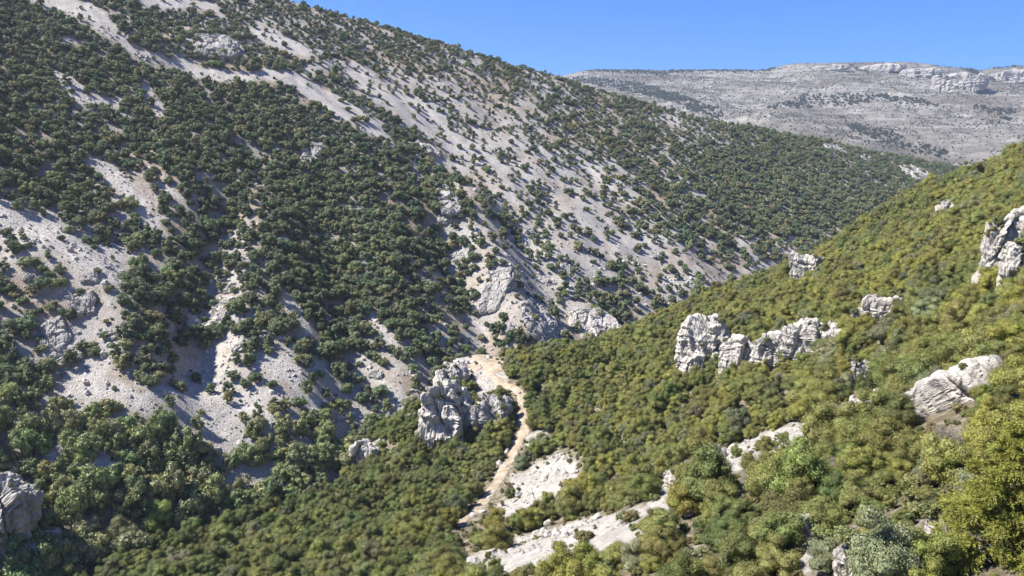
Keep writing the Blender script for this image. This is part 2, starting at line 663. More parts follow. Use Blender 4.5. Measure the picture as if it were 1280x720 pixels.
def ico(n):
    if n not in _ico:
        import bmesh
        bm = bmesh.new()
        bmesh.ops.create_icosphere(bm, subdivisions=n, radius=1)
        V = np.array([v.co[:] for v in bm.verts])
        Fc = np.array([[v.index for v in f.verts] for f in bm.faces])
        bm.free()
        _ico[n] = (V, Fc)
    return _ico[n]


# ------------------------------------------------------------------ ground sheet
def build_ground():
    ang = np.radians(np.concatenate([np.arange(-180, -56, 4.0), np.arange(-56, 56, .13), np.arange(56, 180, 4.0)]))
    rad = [0.6]
    while rad[-1] < 7000:
        r = rad[-1]
        rad.append(r + (1.2 if r < 30 else 1.0 if r < 350 else 2.2 if r < 1150 else r * .009 if r < 2500 else r * .0035 if r < 3500 else r * .02 if r < 3900 else r * .08))
    rad = np.array(rad)
    A, R = np.meshgrid(ang, rad)
    X, Y = np.sin(A) * R, np.cos(A) * R
    x, y = X.ravel(), Y.ravel()
    z = height(x, y)
    sf = surface(x, y)
    nr, na = R.shape
    i, j = np.meshgrid(np.arange(nr - 1), np.arange(na), indexing='ij')
    j2 = (j + 1) % na
    q = np.stack([i * na + j, i * na + j2, (i + 1) * na + j2, (i + 1) * na + j], -1).reshape(-1, 4)
    V = np.stack([x, y, z], 1)
    V = np.vstack([V, [[0, 0, float(height(0., 0.))]]])
    c = len(V) - 1
    k = np.arange(na)
    tri = np.stack([np.full(na, c), (k + 1) % na, k], 1)
    me = mesh_np('ground', V, [q[:, ::-1], tri[:, ::-1]], [M_TERR], smooth=True)
    me.flip_normals() if me.polygons[0].normal.z < 0 else None
    zz = V[:, 2]
    xx, yy = V[:, 0], V[:, 1]
    sf = np.append(sf, 0)
    g, s = cover_far(xx, yy, zz)
    sc = np.clip(s * 3 + .6, 0, 1) * (sf == 1)
    sc = np.maximum(sc, (sf == 1) * np.clip((.62 - g) * 2.2, 0, .9))
    bn = np.clip(np.max([bare_near(xx, yy, zz + k, 1.15) for k in (0, .8, 1.6)], 0) * 3 + .4, 0, 1) * (sf == 0)
    sc = np.maximum(sc, bn)
    soil = np.where(sf == 0, .92 - .72 * bn, np.where(sf == 1, np.clip((g - .75) * 2.0, 0, .5) * (1 - np.clip(s * 3 + .6, 0, 1)), 0))
    float_attr(me, 'scree', sc)
    float_attr(me, 'soil', soil)
    float_attr(me, 'plateau', (sf == 2) * 1.0)
    tag(obj('terrain', me), kind='structure')


build_ground()


# ------------------------------------------------------------------ dirt track, draped on the slope
def build_track():
    P = []
    for (u, v, w) in TRACK:
        p = hit(u, v)
        P.append((p[0], p[1], np.clip(w * np.linalg.norm(p) / F * 1.1, 1.0, 2.6)))
    P = np.array(P)
    # resample
    seg = np.r_[0, np.cumsum(np.hypot(*np.diff(P[:, :2], axis=0).T))]
    t = np.arange(0, seg[-1], .7)
    Q = np.stack([np.interp(t, seg, P[:, k]) for k in range(3)], 1)
    for _ in range(6):
        Q[1:-1] = (Q[:-2] + 2 * Q[1:-1] + Q[2:]) / 4
    T = np.gradient(Q[:, :2], axis=0)
    T /= np.linalg.norm(T, axis=1)[:, None] + 1e-9
    Nn = np.stack([-T[:, 1], T[:, 0]], 1)
    k = np.linspace(-1, 1, 9)
    n1 = 1 + .3 * perlin(t / 3, t * 0 + 2)
    n2 = 1 + .3 * perlin(t / 3, t * 0 + 7)
    V = []
    for i in range(len(Q)):
        for a in k:
            wv = Q[i, 2] * (n1[i] if a < 0 else n2[i])
            V.append((Q[i, 0] + Nn[i, 0] * a * wv, Q[i, 1] + Nn[i, 1] * a * wv, 0))
    V = np.array(V)
    V[:, 2] = height(V[:, 0], V[:, 1]) + .22 - .18 * np.abs(np.tile(k, len(Q))) ** 3
    i, j = np.meshgrid(np.arange(len(Q) - 1), np.arange(8), indexing='ij')
    q = np.stack([i * 9 + j, i * 9 + j + 1, (i + 1) * 9 + j + 1, (i + 1) * 9 + j], -1).reshape(-1, 4)
    me = mesh_np('dirt_path', V, [q], [M_DIRT], smooth=True)
    if me.polygons[0].normal.z < 0:
        me.flip_normals()
    tag(obj('dirt_path', me), kind='structure')
    # trodden terrace on top of the crag
    a = np.linspace(0, 2 * np.pi, 60, endpoint=False)
    VV = [(-9.0, 248.0)]
    for f in (.2, .4, .6, .8, 1.0):
        w = 1 + .5 * perlin(np.cos(a) * 1.7, np.sin(a) * 1.7 + 3) + .25 * perlin(np.cos(a) * 5, np.sin(a) * 5)
        VV += list(zip(-9.0 + np.cos(a) * 8.0 * f * w, 248.0 + np.sin(a) * 9.5 * f * w))
    VV = np.array(VV)
    Z = height(VV[:, 0], VV[:, 1]) + .14
    Z[-60:] -= .22
    tri = [(0, 1 + k, 1 + (k + 1) % 60) for k in range(60)]
    qq = [(1 + r * 60 + k, 1 + (r + 1) * 60 + k, 1 + (r + 1) * 60 + (k + 1) % 60, 1 + r * 60 + (k + 1) % 60) for r in range(4) for k in range(60)]
    me = mesh_np('dirt_clearing', np.c_[VV, Z], [np.array(tri), np.array(qq)], [M_DIRT], smooth=True)
    tag(obj('dirt_clearing', me), kind='structure')


build_track()


# ------------------------------------------------------------------ rocks
def rock_mesh(name, dims, seed, mat, lod=5, cell=2.2, rough=1.0, lean=(0, 0)):
    V, Fc = ico(lod)
    w, d, h = dims
    e = .62
    S = np.sign(V) * np.abs(V) ** e
    S = S / np.maximum(1e-6, np.max(np.abs(S), axis=1))[:, None] * (.55 + .45 * np.max(np.abs(V), axis=1)[:, None])
    S = .78 * S + .22 * V
    P = S * np.array([w, d, h]) * .5
    nrm = V / np.array([w, d, h])
    nrm /= np.linalg.norm(nrm, axis=1)[:, None]
    q = P / cell * np.array([1, 1, .45]) + seed * 3.7
    q = q + .16 * np.stack([perlin(q[:, 0], q[:, 1], q[:, 2] + 9), perlin(q[:, 1], q[:, 2], q[:, 0] + 5), perlin(q[:, 2], q[:, 0], q[:, 1])], 1)
    amp = .16 * min(w, d, h) * rough + .12 * cell * rough
    disp = np.zeros(len(P))
    for sc, k in ((.5, 1.0), (1.3, .46), (3.2, .17), (7.5, .06)):
        f1, f2, cid, tl = worley(q * sc + 3 * sc, seed + int(sc * 10))
        disp += amp * k * ((cid - .5) * .75 + tl * 1.15 - .55 * np.clip(1 - (f2 - f1) / .09, 0, 1))
    disp += fbm(P[:, 0] / (cell * .5) + seed, P[:, 1] / (cell * .5), P[:, 2] / (cell * .5), oct=4) * amp * .10
    bed = perlin(P[:, 0] / (cell * 4), P[:, 1] / (cell * 4), P[:, 2] / (cell * .33) + seed)
    disp += np.where(bed > .12, .16, 0) * amp
    P = P + nrm * disp[:, None]
    # broken top: lower along the length by noise
    up = np.clip(P[:, 2] / (h * .5), -1, 1)
    P[:, 2] += np.maximum(0, up) * h * .16 * (perlin(P[:, 0] / (cell * 1.5) + seed * 1.3, P[:, 1] / (cell * 2)) - .1)
    P[:, 0] += lean[0] * P[:, 2]
    P[:, 1] += lean[1] * P[:, 2]
    me = mesh_np(name, P, [Fc], [mat])
    return me


ROCKS = []


def outcrop(name, box, label, cat='rock', mat=None, seed=1, lod=6, cell=3.0, proud=1.5, rough=1.0, group=None, **kw):
    """bedrock showing through a slope: a broken slab bedded in the hillside"""
    u0, v0, u1, v1 = box
    p = hit((u0 + u1) / 2, (v0 + v1) / 2)
    e = 4.0
    gx = float(height(p[0] + e, p[1]) - height(p[0] - e, p[1])) / (2 * e)
    gy = float(height(p[0], p[1] + e) - height(p[0], p[1] - e)) / (2 * e)
    nrm = np.array([-gx, -gy, 1.0])
    nrm /= np.linalg.norm(nrm)
    up = np.array([gx, gy, gx * gx + gy * gy])
    up /= np.linalg.norm(up)
    side = np.cross(up, nrm)
    U = lambda q: np.array(project(*q)[:2])
    c0 = U(p)
    J = np.stack([U(p + side) - c0, U(p + up) - c0], 1)
    W, H = (u1 - u0), (v1 - v0)
    a = W / max(.45 * F / p[1], abs(J[0, 0]) + .35 * abs(J[0, 1]))
    b = H / max(.45 * F / p[1], abs(J[1, 1]) + .35 * abs(J[1, 0]))
    th = proud * 3.0
    me = rock_mesh(name, (a, b, th), seed, mat or M_GREY, lod, cell, rough)
    o = obj(name, me)
    from mathutils import Matrix
    M = Matrix([[side[i], up[i], nrm[i], p[i] - nrm[i] * th * .16] for i in range(3)] + [[0, 0, 0, 1]])
    o.matrix_world = M
    tag(o, label, cat, group)
    ROCKS.append((o, (u0 + u1) / 2, (v0 + v1) / 2, p[0], p[1], min(a, b) * .42, label))
    return o


def rock(name, box, label, cat='rock', mat=None, depth=1.0, seed=1, lod=6, yaw=-.45, cell=None, lean=(0, 0), rough=1.0, group=None, sink=.28, back=0., tall=.95, roll=0.):
    u0, v0, u1, v1 = box
    p = hit((u0 + u1) / 2, v1)
    dist = p[1] * CP - p[2] * SP
    m = dist / F
    w, h = (u1 - u0) * m, (v1 - v0) * m * tall
    hh = h * (1 + sink) * 1.05
    dd = min(w, h) * depth
    ww = w * 1.02
    cell = cell or max(1.2, min(w, h) * .42)
    me = rock_mesh(name, (ww, dd, hh), seed, mat or M_ROCK, lod, cell, rough, lean)
    o = obj(name, me)
    fw = np.array([p[0], p[1]])
    fw /= np.linalg.norm(fw)
    c = p[:2] + fw * (dd * .25 + back)
    o.location = (c[0], c[1], p[2] + h - hh / 2)
    o.rotation_euler = (0, roll, -math.atan2(fw[0], fw[1]) + yaw)
    tag(o, label, cat, group)
    ROCKS.append((o, (u0 + u1) / 2, (v0 + v1) / 2, c[0], c[1], max(ww, dd) * .42, label, box, dist))
    return o


rock('rock_tower', (1222, 266, 1257, 372), 'tall pale limestone pillar standing upright on the right slope', seed=2, lod=6, depth=1.0, lean=(.08, 0), yaw=.3, cell=2.0)
rock('rock_tower', (1251, 298, 1292, 366), 'broad pale rock pillar cut by the right edge beside the taller pillar', seed=5, lod=5, yaw=.2)
rock('rock_tower', (1268, 262, 1300, 304), 'pale rock point at the right edge behind the pillars', seed=6, lod=5, back=4)
rock('boulder', (988, 316, 1026, 353), 'white rounded rock at the brow of the wooded slope', seed=7, yaw=-.4)
rock('cliff', (848, 398, 908, 466), 'tallest pale cliff block at the left end of the broken cliff line', 'cliff', seed=8, lod=6, depth=.8, cell=3.0)
rock('cliff', (902, 422, 948, 470), 'narrow pale cliff block half hidden by bushes right of the tall cliff block', 'cliff', seed=9, depth=.8)
rock('cliff', (938, 416, 990, 460), 'low broken cliff block in the middle of the pale cliff line', 'cliff', seed=10, depth=.8, yaw=.3)
rock('cliff', (978, 402, 1056, 444), 'wide slanting cliff block at the upper right of the pale cliff line', 'cliff', seed=12, lod=6, depth=.8, yaw=-.2)
rock('boulder', (1066, 388, 1086, 410), 'small pale rock at the right end of the pale cliff line', seed=13)
rock('rock_ledge', (1084, 372, 1128, 396), 'flat pale ledge among oaks above the end of the pale cliff line', seed=14, depth=1.2)
rock('rock_slab', (1106, 466, 1254, 514), 'large leaning white slab slanting up to the right among the oaks', seed=15, lod=6, depth=1.2, cell=3.0, rough=.6, yaw=-.2, roll=-.66, sink=.3)
ROCKS[-1] = ROCKS[-1][:7] + ((1124, 440, 1232, 556), ROCKS[-1][8])
outcrop('rock_slab', (1204, 428, 1266, 456), 'pale flat slab above the large leaning slab', mat=M_ROCK, seed=16, proud=.9, cell=1.6)
rock('boulder', (1056, 450, 1078, 474), 'small pale boulder left of a bare gap above the slope trail', seed=17)
rock('boulder', (1084, 452, 1100, 468), 'tiny pale boulder right of a bare gap above the slope trail', seed=18, lod=4)
rock('boulder', (1174, 254, 1198, 272), 'small pale rock high on the right hand wooded brow', seed=19)
rock('crag', (528, 486, 600, 552), 'big grey and ochre crag dropping below the dirt clearing', 'crag', seed=21, lod=6, depth=1.1, cell=5.0, rough=1.1, yaw=.2)
rock('crag', (590, 498, 640, 540), 'right hand shoulder of the crag under the dirt clearing', 'crag', seed=22, lod=6, depth=1.0, cell=4.0, mat=M_GREY)
rock('crag', (548, 454, 584, 486), 'flat topped upper block of the crag beside the dirt clearing', 'crag', seed=23, lod=6, depth=1.0, cell=4.0)
rock('rock_outcrop', (-30, 604, 46, 706), 'grey rock face at the lower left edge of the valley', 'rock', mat=M_GREY, seed=24, lod=6, depth=1.0, cell=4.0, yaw=.5)
rock('rock_outcrop', (440, 554, 476, 584), 'pale rock patch where the near wood meets the stream bed', seed=25, depth=.8)
outcrop('rock_outcrop', (377, 180, 403, 210), 'lone grey rock knob high in the wood on the opposite mountain', mat=M_GREY, seed=26)
outcrop('cliff', (602, 334, 638, 390), 'ochre streaked cliff on the spur across the valley', 'cliff', mat=M_GREY, seed=27, lod=6, cell=6.0)
outcrop('cliff', (648, 372, 712, 428), 'broken grey cliff below the narrow scree chute', 'cliff', mat=M_GREY, seed=28, lod=6, cell=6.0)
outcrop('cliff', (712, 386, 778, 426), 'pale cliff just above the edge of the near slope', 'cliff', mat=M_ROCK, seed=29, lod=6, cell=5.0)
outcrop('rock_outcrop', (540, 228, 572, 266), 'small cliff at the left edge of the wide scree slope', mat=M_GREY, seed=30)
outcrop('rock_outcrop', (524, 178, 546, 198), 'tiny rock step at the top of the dark wood beside the wide scree', mat=M_GREY, seed=31, lod=4)
outcrop('rock_outcrop', (1030, 180, 1066, 196), 'grey rock knob near the end of the opposite ridge', mat=M_GREY, seed=32)
outcrop('rock_outcrop', (1118, 206, 1174, 226), 'white rock bank low on the opposite ridge by the near brow', mat=M_ROCK, seed=33)
outcrop('rock_outcrop', (1068, 192, 1096, 202), 'thin white rock ledge under the opposite ridge', mat=M_ROCK, seed=34, lod=4)
outcrop('cliff', (232, 366, 254, 462), 'dark shaded cliff on the left bank of the ravine', 'cliff', mat=M_GREY, seed=35, lod=6, cell=4.0)
outcrop('rock_outcrop', (84, 366, 124, 400), 'fractured rock step just below the long left scree', mat=M_GREY, seed=36, cell=3.0)
outcrop('cliff', (48, 388, 108, 466), 'low grey cliff in shade above the lower left scree', 'cliff', mat=M_GREY, seed=37, lod=6, cell=4.0)
outcrop('rock_outcrop', (36, 556, 92, 600), 'dark rock step in the trees above the lower left rock face', mat=M_GREY, seed=38, cell=3.5)
outcrop('rock_outcrop', (96, 566, 152, 616), 'shaded rock nose beside the tall valley pines', mat=M_GREY, seed=39, cell=3.5)
outcrop('rock_outcrop', (255, 372, 290, 420), 'sunlit broken rocks on the right bank of the ravine', mat=M_ROCK, seed=40, cell=3.)
outcrop('rock_outcrop', (640, 432, 664, 452), 'small rock showing in the wood behind the crag', mat=M_GREY, seed=41, lod=4)
outcrop('rock_outcrop', (240, 44, 300, 74), 'greyish rock band in the shrubs at the top left of the mountain', mat=M_GREY, seed=42)
rock('cliff', (1166, 92, 1231, 112), 'distant fluted cliff under the plateau rim', 'cliff', mat=M_GREY, seed=43, lod=6, depth=1.0, cell=26., rough=1.3)
rock('cliff', (1004, 82, 1064, 88), 'low pale cliff on the plateau rim at its left end', 'cliff', mat=M_GREY, seed=53, lod=5, depth=2.0, cell=24., rough=.9)
rock('cliff', (1070, 81, 1130, 89), 'low pale cliff along the middle of the plateau rim', 'cliff', mat=M_GREY, seed=54, lod=5, depth=2.0, cell=24., rough=.9)
rock('cliff', (1126, 86, 1176, 96), 'low pale cliff on the plateau rim left of the fluted cliff', 'cliff', mat=M_GREY, seed=55, lod=5, depth=2.0, cell=24., rough=.9)
rock('cliff', (1234, 88, 1300, 102), 'distant pale cliff on the plateau rim at the right edge', 'cliff', mat=M_GREY, seed=44, lod=6, depth=1.2, cell=24., rough=1.2)
outcrop('boulder', (66, 536, 88, 548), 'flat pale boulder lying at the foot of the lower left scree', mat=M_ROCK, seed=46, lod=4)
rock('boulder', (1196, 256, 1206, 264), 'smallest pale stone on the right hand wooded brow', seed=47, lod=4)
rock('boulder', (830, 588, 852, 606), 'pale rocks at the left end of the slope trail', seed=48, lod=4)
rock('boulder', (810, 584, 826, 600), 'grey stub of rock left of the slope trail among bushes', seed=49, lod=4, mat=M_GREY)
rock('boulder', (1000, 644, 1022, 676), 'pale boulder above a dark hollow near the lower right', seed=50)

rock('boulder', (1156, 654, 1198, 678), 'pale flat boulder just left of the large pine', seed=60, depth=1.2)
rock('boulder', (1040, 686, 1078, 724), 'pale rock cut by the bottom edge at lower right', seed=61, depth=1.0)
rock('rock_outcrop', (884, 560, 905, 577), 'pale rock beside the slope trail', seed=62)

LEDGES = [(110, 350, 26, 12), (64, 412, 30, 14), (182, 474, 22, 12), (300, 436, 20, 12), (332, 424, 18, 9), (286, 362, 20, 14), (420, 522, 26, 14), (470, 468, 20, 12), (506, 524, 24, 14), (478, 545, 22, 10),
          (640, 412, 26, 16), (684, 352, 22, 12), (572, 322, 20, 14), (556, 276, 18, 12), (530, 352, 20, 12), (352, 302, 20, 10), (312, 330, 22, 10), (286, 330, 16, 9), (345, 560, 26, 12), (440, 470, 20, 12),
          (40, 350, 22, 10), (140, 420, 24, 14), (210, 410, 20, 14), (404, 405, 18, 10), (756, 352, 22, 8), (820, 320, 18, 7), (900, 185, 18, 5), (980, 210, 16, 5), (455, 330, 16, 8), (660, 290, 18, 8)]
_ledges = [outcrop('rock_ledge', (u - w / 2, v - h / 2, u + w / 2, v + h / 2), None, 'rock', mat=M_GREY, seed=70 + k, lod=5, cell=1.8, proud=1.0, group='rock ledges on the opposite mountain')
           for k, (u, v, w, h) in enumerate(LEDGES)]


# the three pale trees on the valley floor keep their room
PALE = [(200, 668, 1.6, (.27, .34, .09), 'pale lime green tree in fresh leaf on the valley floor'), (150, 678, 1.3, (.26, .27, .13), 'pale grey green tree left of the lime green tree'),
        (240, 676, 1.2, (.23, .30, .10), 'smaller light green tree right of the lime green tree')]
for _u, _v, _s, _t, _l in PALE:
    _p = hit(_u, _v)
    ROCKS.append((None, _u, _v, _p[0], _p[1], 3.2 * _s, _l, (_u - 26, _v - 44, _u + 26, _v + 16), _p[1] * CP - _p[2] * SP))


# ------------------------------------------------------------------ plants
def tube(pts, rads, sides=6):
    pts = np.array(pts, float)
    V, Q = [], []
    for i, (p, r) in enumerate(zip(pts, rads)):
        t = pts[min(i + 1, len(pts) - 1)] - pts[max(i - 1, 0)]
        t /= np.linalg.norm(t) + 1e-9
        a = np.cross(t, [.3, .9, .2])
        a /= np.linalg.norm(a) + 1e-9
        b = np.cross(t, a)
        for k in range(sides):
            th = 2 * math.pi * k / sides
            V.append(p + r * (math.cos(th) * a + math.sin(th) * b))
    for i in range(len(pts) - 1):
        for k in range(sides):
            Q.append((i * sides + k, i * sides + (k + 1) % sides, (i + 1) * sides + (k + 1) % sides, (i + 1) * sides + k))
    return np.array(V), np.array(Q)


def join(parts):
    V, Q, o = [], [], 0
    for v, q in parts:
        V.append(v)
        Q.append(q + o)
        o += len(v)
    return np.vstack(V), np.vstack(Q)


def leaves(centres, normals, size, r):
    """one folded leaf spray per centre"""
    n = len(centres)
    nn = normals + r.normal(size=(n, 3)) * .38
    nn /= np.linalg.norm(nn, axis=1)[:, None]
    a = np.cross(nn, r.normal(size=(n, 3)))
    a /= np.linalg.norm(a, axis=1)[:, None] + 1e-9
    b = np.cross(nn, a)
    s = size * (.6 + .8 * r.random(n))[:, None]
    V = np.stack([centres + a * s, centres + b * s * .62 + nn * s * .12, centres - a * s * .9, centres - b * s * .62 + nn * s * .12], 1).reshape(-1, 3)
    Q = np.arange(4 * n).reshape(n, 4)
    return V, Q


def lobes(r, n, width, height, base):
    """centres and radii of the rounded boughs of a crown"""
    out = []
    for k in range(n):
        t = k / max(1, n - 1)
        zz = base + (height - base) * (.22 + .58 * t + .1 * r.normal())
        f = math.sqrt(max(.05, 1 - ((zz - base) / (height - base) * 1.15 - .35) ** 2))
        th = k * 2.4 + r.normal() * .4
        rr = width * .5 * f * (.45 + .36 * r.random()) * (1.0 if t < .9 else .4)
        rad = width * (.125 + .085 * r.random())
        out.append((rr * math.cos(th), rr * math.sin(th), min(zz, height - rad * .75) * (1 + .12 * r.normal()), rad))
    return out


def oak_crown(seed, nl, per, leaf, width=4.6, hgt=4.2, base=.5):
    r = np.random.default_rng(seed)
    cs, ns = [], []
    inner = []
    V0, F0 = ico(2)
    for (x, y, z, rad) in lobes(r, nl, width, hgt, base):
        d = r.normal(size=(per, 3))
        d /= np.linalg.norm(d, axis=1)[:, None]
        d[:, 2] = np.where(d[:, 2] < -.45, -d[:, 2], d[:, 2])
        k = 1 + .42 * perlin(d[:, 0] * 2.3 + seed, d[:, 1] * 2.3 + x, d[:, 2] * 2.3 + z)
        rr = rad * k * (.74 + .52 * r.random(per) ** 1.6)
        cs.append(np.array([x, y, z]) + d * rr[:, None] * np.array([1, 1, .86]))
        ns.append(d)
        kk = 1 + .38 * perlin(V0[:, 0] * 2.3 + seed, V0[:, 1] * 2.3 + x, V0[:, 2] * 2.3 + z)
        inner.append((np.array([x, y, z]) + V0 * (rad * .74 * kk)[:, None] * np.array([1, 1, .86]), F0))
    V, Q = leaves(np.vstack(cs), np.vstack(ns), leaf, r)
    IV, IF = join(inner)
    return np.vstack([V, IV]), [Q, IF + len(V)]


def trunk(seed, hgt=4.2, rad=.16, width=4.6):
    r = np.random.default_rng(seed + 100)
    parts = []
    for k in range(3):
        th = r.random() * 6.3
        w = width * (.12 + .14 * r.random())
        top = np.array([math.cos(th) * w, math.sin(th) * w, hgt * .72])
        pts = [np.array([0.04 * k, 0, -.6]), np.array([0.05 * k, .02, .3]), top * .45 + np.array([0, 0, .15]), top]
        parts.append(tube(pts, [rad * 1.25, rad, rad * .6, rad * .25]))
    return join(parts)


def pine_crown(seed, tiers=9, hgt=9.0, width=4.4, per=46, leaf=.3, sprays=7):
    """tiers of drooping plumes round a stem"""
    r = np.random.default_rng(seed)
    cs, ns = [], []
    wood = []
    for t in range(tiers):
        f = t / (tiers - 1)
        z0 = hgt * (.16 + .8 * f)
        L = width * .5 * (1.08 - .86 * f) * (.85 + .3 * r.random())
        m = max(4, int(sprays * (1.1 - .5 * f)))
        for k in range(m):
            th = 2 * math.pi * (k + .5 * (t % 2)) / m + r.normal() * .25
            ln = L * (.75 + .4 * r.random())
            dirv = np.array([math.cos(th), math.sin(th), 0])
            s = r.random(per) ** .75
            droop = .10 * ln * np.sin(s * 3.1) + ln * (.20 * s - .18 * s * s + .10 * f)
            c = dirv * (s * ln)[:, None]
            c[:, 2] = z0 + droop
            wd = ln * .17 * (1.15 - .6 * s)
            c += r.normal(size=(per, 3)) * np.stack([wd, wd, wd * .5], 1)
            cs.append(c)
            nn = np.tile(np.array([0, 0, .8]), (per, 1)) + dirv * .5 + (c - (dirv * (s * ln)[:, None] + [0, 0, z0])) * .8
            ns.append(nn)
    # leader
    c = np.stack([r.normal(size=60) * .18, r.normal(size=60) * .18, hgt * (.9 + .12 * r.random(60))], 1)
    cs.append(c)
    ns.append(np.tile([0, 0, 1.], (60, 1)))
    return leaves(np.vstack(cs), np.vstack(ns), leaf, r)


def bare_crown(seed, hgt=3.4, width=3.8):
    r = np.random.default_rng(seed)
    parts = []
    for k in range(26):
        th = r.random() * 6.3
        w = width * .5 * math.sqrt(r.random())
        top = np.array([math.cos(th) * w, math.sin(th) * w, hgt * (.6 + .4 * r.random()) * (1 - .3 * (w / width * 2) ** 2)])
        mid = top * .5 + r.normal(size=3) * .15
        parts.append(tube([np.array([0, 0, .1]), mid, top], [.05, .035, .012], 3))
        for q in range(22):
            s = .35 + .65 * r.random()
            p = mid + (top - mid) * max(0, (s - .5) * 2) if s > .5 else mid * (s * 2)
            e = p + r.normal(size=3) * np.array([.34, .34, .26]) + np.array([0, 0, .2])
            parts.append(tube([p, e], [.026, .010], 3))
    return join(parts)


def crown_obj(name, V, polys, mat, coll):
    return obj(name, mesh_np(name, V, polys, [mat]), coll=coll)


PROTO = bpy.data.collections.new('plant_kinds')      # kept out of the scene: the meshes that copies and woods share
OAKS, FARS, PINES, BARES = [], [], [], []
for k in range(6):
    w, h = [(4.6, 4.2), (5.0, 3.9), (4.2, 4.5), (4.8, 4.4), (4.4, 3.6), (5.2, 4.6)][k]
    V, P = oak_crown(20 + k, 24 + k % 4, 820, .064, w, h, .4)
    OAKS.append((mesh_np('oak_crown', V, P, [M_LEAF]), mesh_np('oak_trunk', *(lambda a: (a[0], [a[1]]))(trunk(k, h, .15, w)), [M_BARK])))
for k in range(6):
    w, h = [(4.2, 3.4), (5.2, 2.9), (3.5, 4.5), (4.9, 3.2), (3.9, 3.9), (4.8, 4.2)][k]
    V, P = oak_crown(60 + k, 16 + k % 3, 105, .19, w, h, .15)
    FARS.append((mesh_np('shrub_crown', V, P, [M_LEAF]), mesh_np('shrub_stem', *(lambda a: (a[0], [a[1]]))(trunk(40 + k, h, .12, w)), [M_BARK])))
for k in range(4):
    V, Q = pine_crown(90 + k, 9 + k % 2, 9.0, [4.6, 5.2, 4.2, 4.8][k], 60, .24)
    tv, tq = tube([(0, 0, -.8), (.1, 0, 3), (.05, .1, 6), (0, 0, 8.8)], [.2, .16, .1, .03])
    PINES.append((mesh_np('pine_crown', V, [Q], [M_PINE]), mesh_np('pine_trunk', tv, [tq], [M_BARK])))
for k in range(3):
    V, Q = bare_crown(130 + k)
    tv, tq = tube([(0, 0, -.5), (0, 0, .3)], [.12, .08])
    BARES.append((mesh_np('bare_crown', V, [Q], [M_TWIG]), mesh_np('bare_stem', tv, [tq], [M_BARK])))


def merged_proto(pairs, name):
    col = bpy.data.collections.new(name)
    for i, (a, b) in enumerate(pairs):
        def arr(me):
            v = np.zeros(len(me.vertices) * 3, np.float32)
            me.vertices.foreach_get('co', v)
            return v.reshape(-1, 3)
        V = np.vstack([arr(a), arr(b)])
        n0 = len(a.vertices)
        polys = {3: [], 4: []}
        idx = {3: [], 4: []}
        for me, off, mi in ((a, 0, 0), (b, n0, 1)):
            lt = np.zeros(len(me.polygons), np.int32)
            ls = np.zeros(len(me.polygons), np.int32)
            me.polygons.foreach_get('loop_total', lt)
            me.polygons.foreach_get('loop_start', ls)
            li = np.zeros(len(me.loops), np.int32)
            me.loops.foreach_get('vertex_index', li)
            for k in (3, 4):
                s = ls[lt == k]
                if len(s):
                    polys[k].append(np.stack([li[s + q] for q in range(k)], 1) + off)
                    idx[k].append(np.full(len(s), mi))
        pl = [np.vstack(polys[k]) for k in (3, 4) if polys[k]]
        ix = np.concatenate([np.concatenate(idx[k]) for k in (3, 4) if idx[k]])
        me = mesh_np(name, V, pl, [a.materials[0], b.materials[0]], ix)
        obj('%s_%02d' % (name, i), me, coll=col)
    return col


OAK_COL = merged_proto(OAKS, 'oak_kind')
FAR_COL = merged_proto(FARS, 'shrub_kind')


def scatter(name, pos, scale, rot, var, tint, coll):
    """a mass nobody could count: points that carry one plant each"""
    n = len(pos)
    me = bpy.data.meshes.new(name)
    me.vertices.add(n)
    me.vertices.foreach_set('co', np.asarray(pos, np.float32).ravel())
    a = me.attributes.new('scl', 'FLOAT_VECTOR', 'POINT')
    a.data.foreach_set('vector', np.asarray(scale, np.float32).ravel())
    a = me.attributes.new('rot', 'FLOAT_VECTOR', 'POINT')
    a.data.foreach_set('vector', np.asarray(rot, np.float32).ravel())
    a = me.attributes.new('tint', 'FLOAT_COLOR', 'POINT')
    a.data.foreach_set('color', np.c_[tint, np.ones(n)].astype(np.float32).ravel())
    a = me.attributes.new('var', 'INT', 'POINT')
    a.data.foreach_set('value', np.asarray(var, np.int32))
    me.update()
    o = obj(name, me)
    ng = bpy.data.node_groups.new(name, 'GeometryNodeTree')
    ng.interface.new_socket('Geometry', in_out='INPUT', socket_type='NodeSocketGeometry')
    ng.interface.new_socket('Geometry', in_out='OUTPUT', socket_type='NodeSocketGeometry')
    nd = ng.nodes
    gi, go = nd.new('NodeGroupInput'), nd.new('NodeGroupOutput')
    m2p = nd.new('GeometryNodeMeshToPoints')
    iop = nd.new('GeometryNodeInstanceOnPoints')
    ci = nd.new('GeometryNodeCollectionInfo')
    ci.inputs['Collection'].default_value = coll
    ci.inputs['Separate Children'].default_value = True
    ci.inputs['Reset Children'].default_value = True

    def na(nm, t):
        k = nd.new('GeometryNodeInputNamedAttribute')
        k.data_type = t
        k.inputs['Name'].default_value = nm
        return [s for s in k.outputs if s.enabled and s.name == 'Attribute'][0]
    L = ng.links.new
    L(gi.outputs[0], m2p.inputs['Mesh'])
    L(m2p.outputs[0], iop.inputs['Points'])
    L(ci.outputs[0], iop.inputs['Instance'])
    iop.inputs['Pick Instance'].default_value = True
    L(na('var', 'INT'), iop.inputs['Instance Index'])
    L(na('rot', 'FLOAT_VECTOR'), iop.inputs['Rotation'])
    L(na('scl', 'FLOAT_VECTOR'), iop.inputs['Scale'])
    L(iop.outputs[0], go.inputs[0])
    md = o.modifiers.new('scatter', 'NODES')
    md.node_group = ng
    return tag(o, kind='stuff')


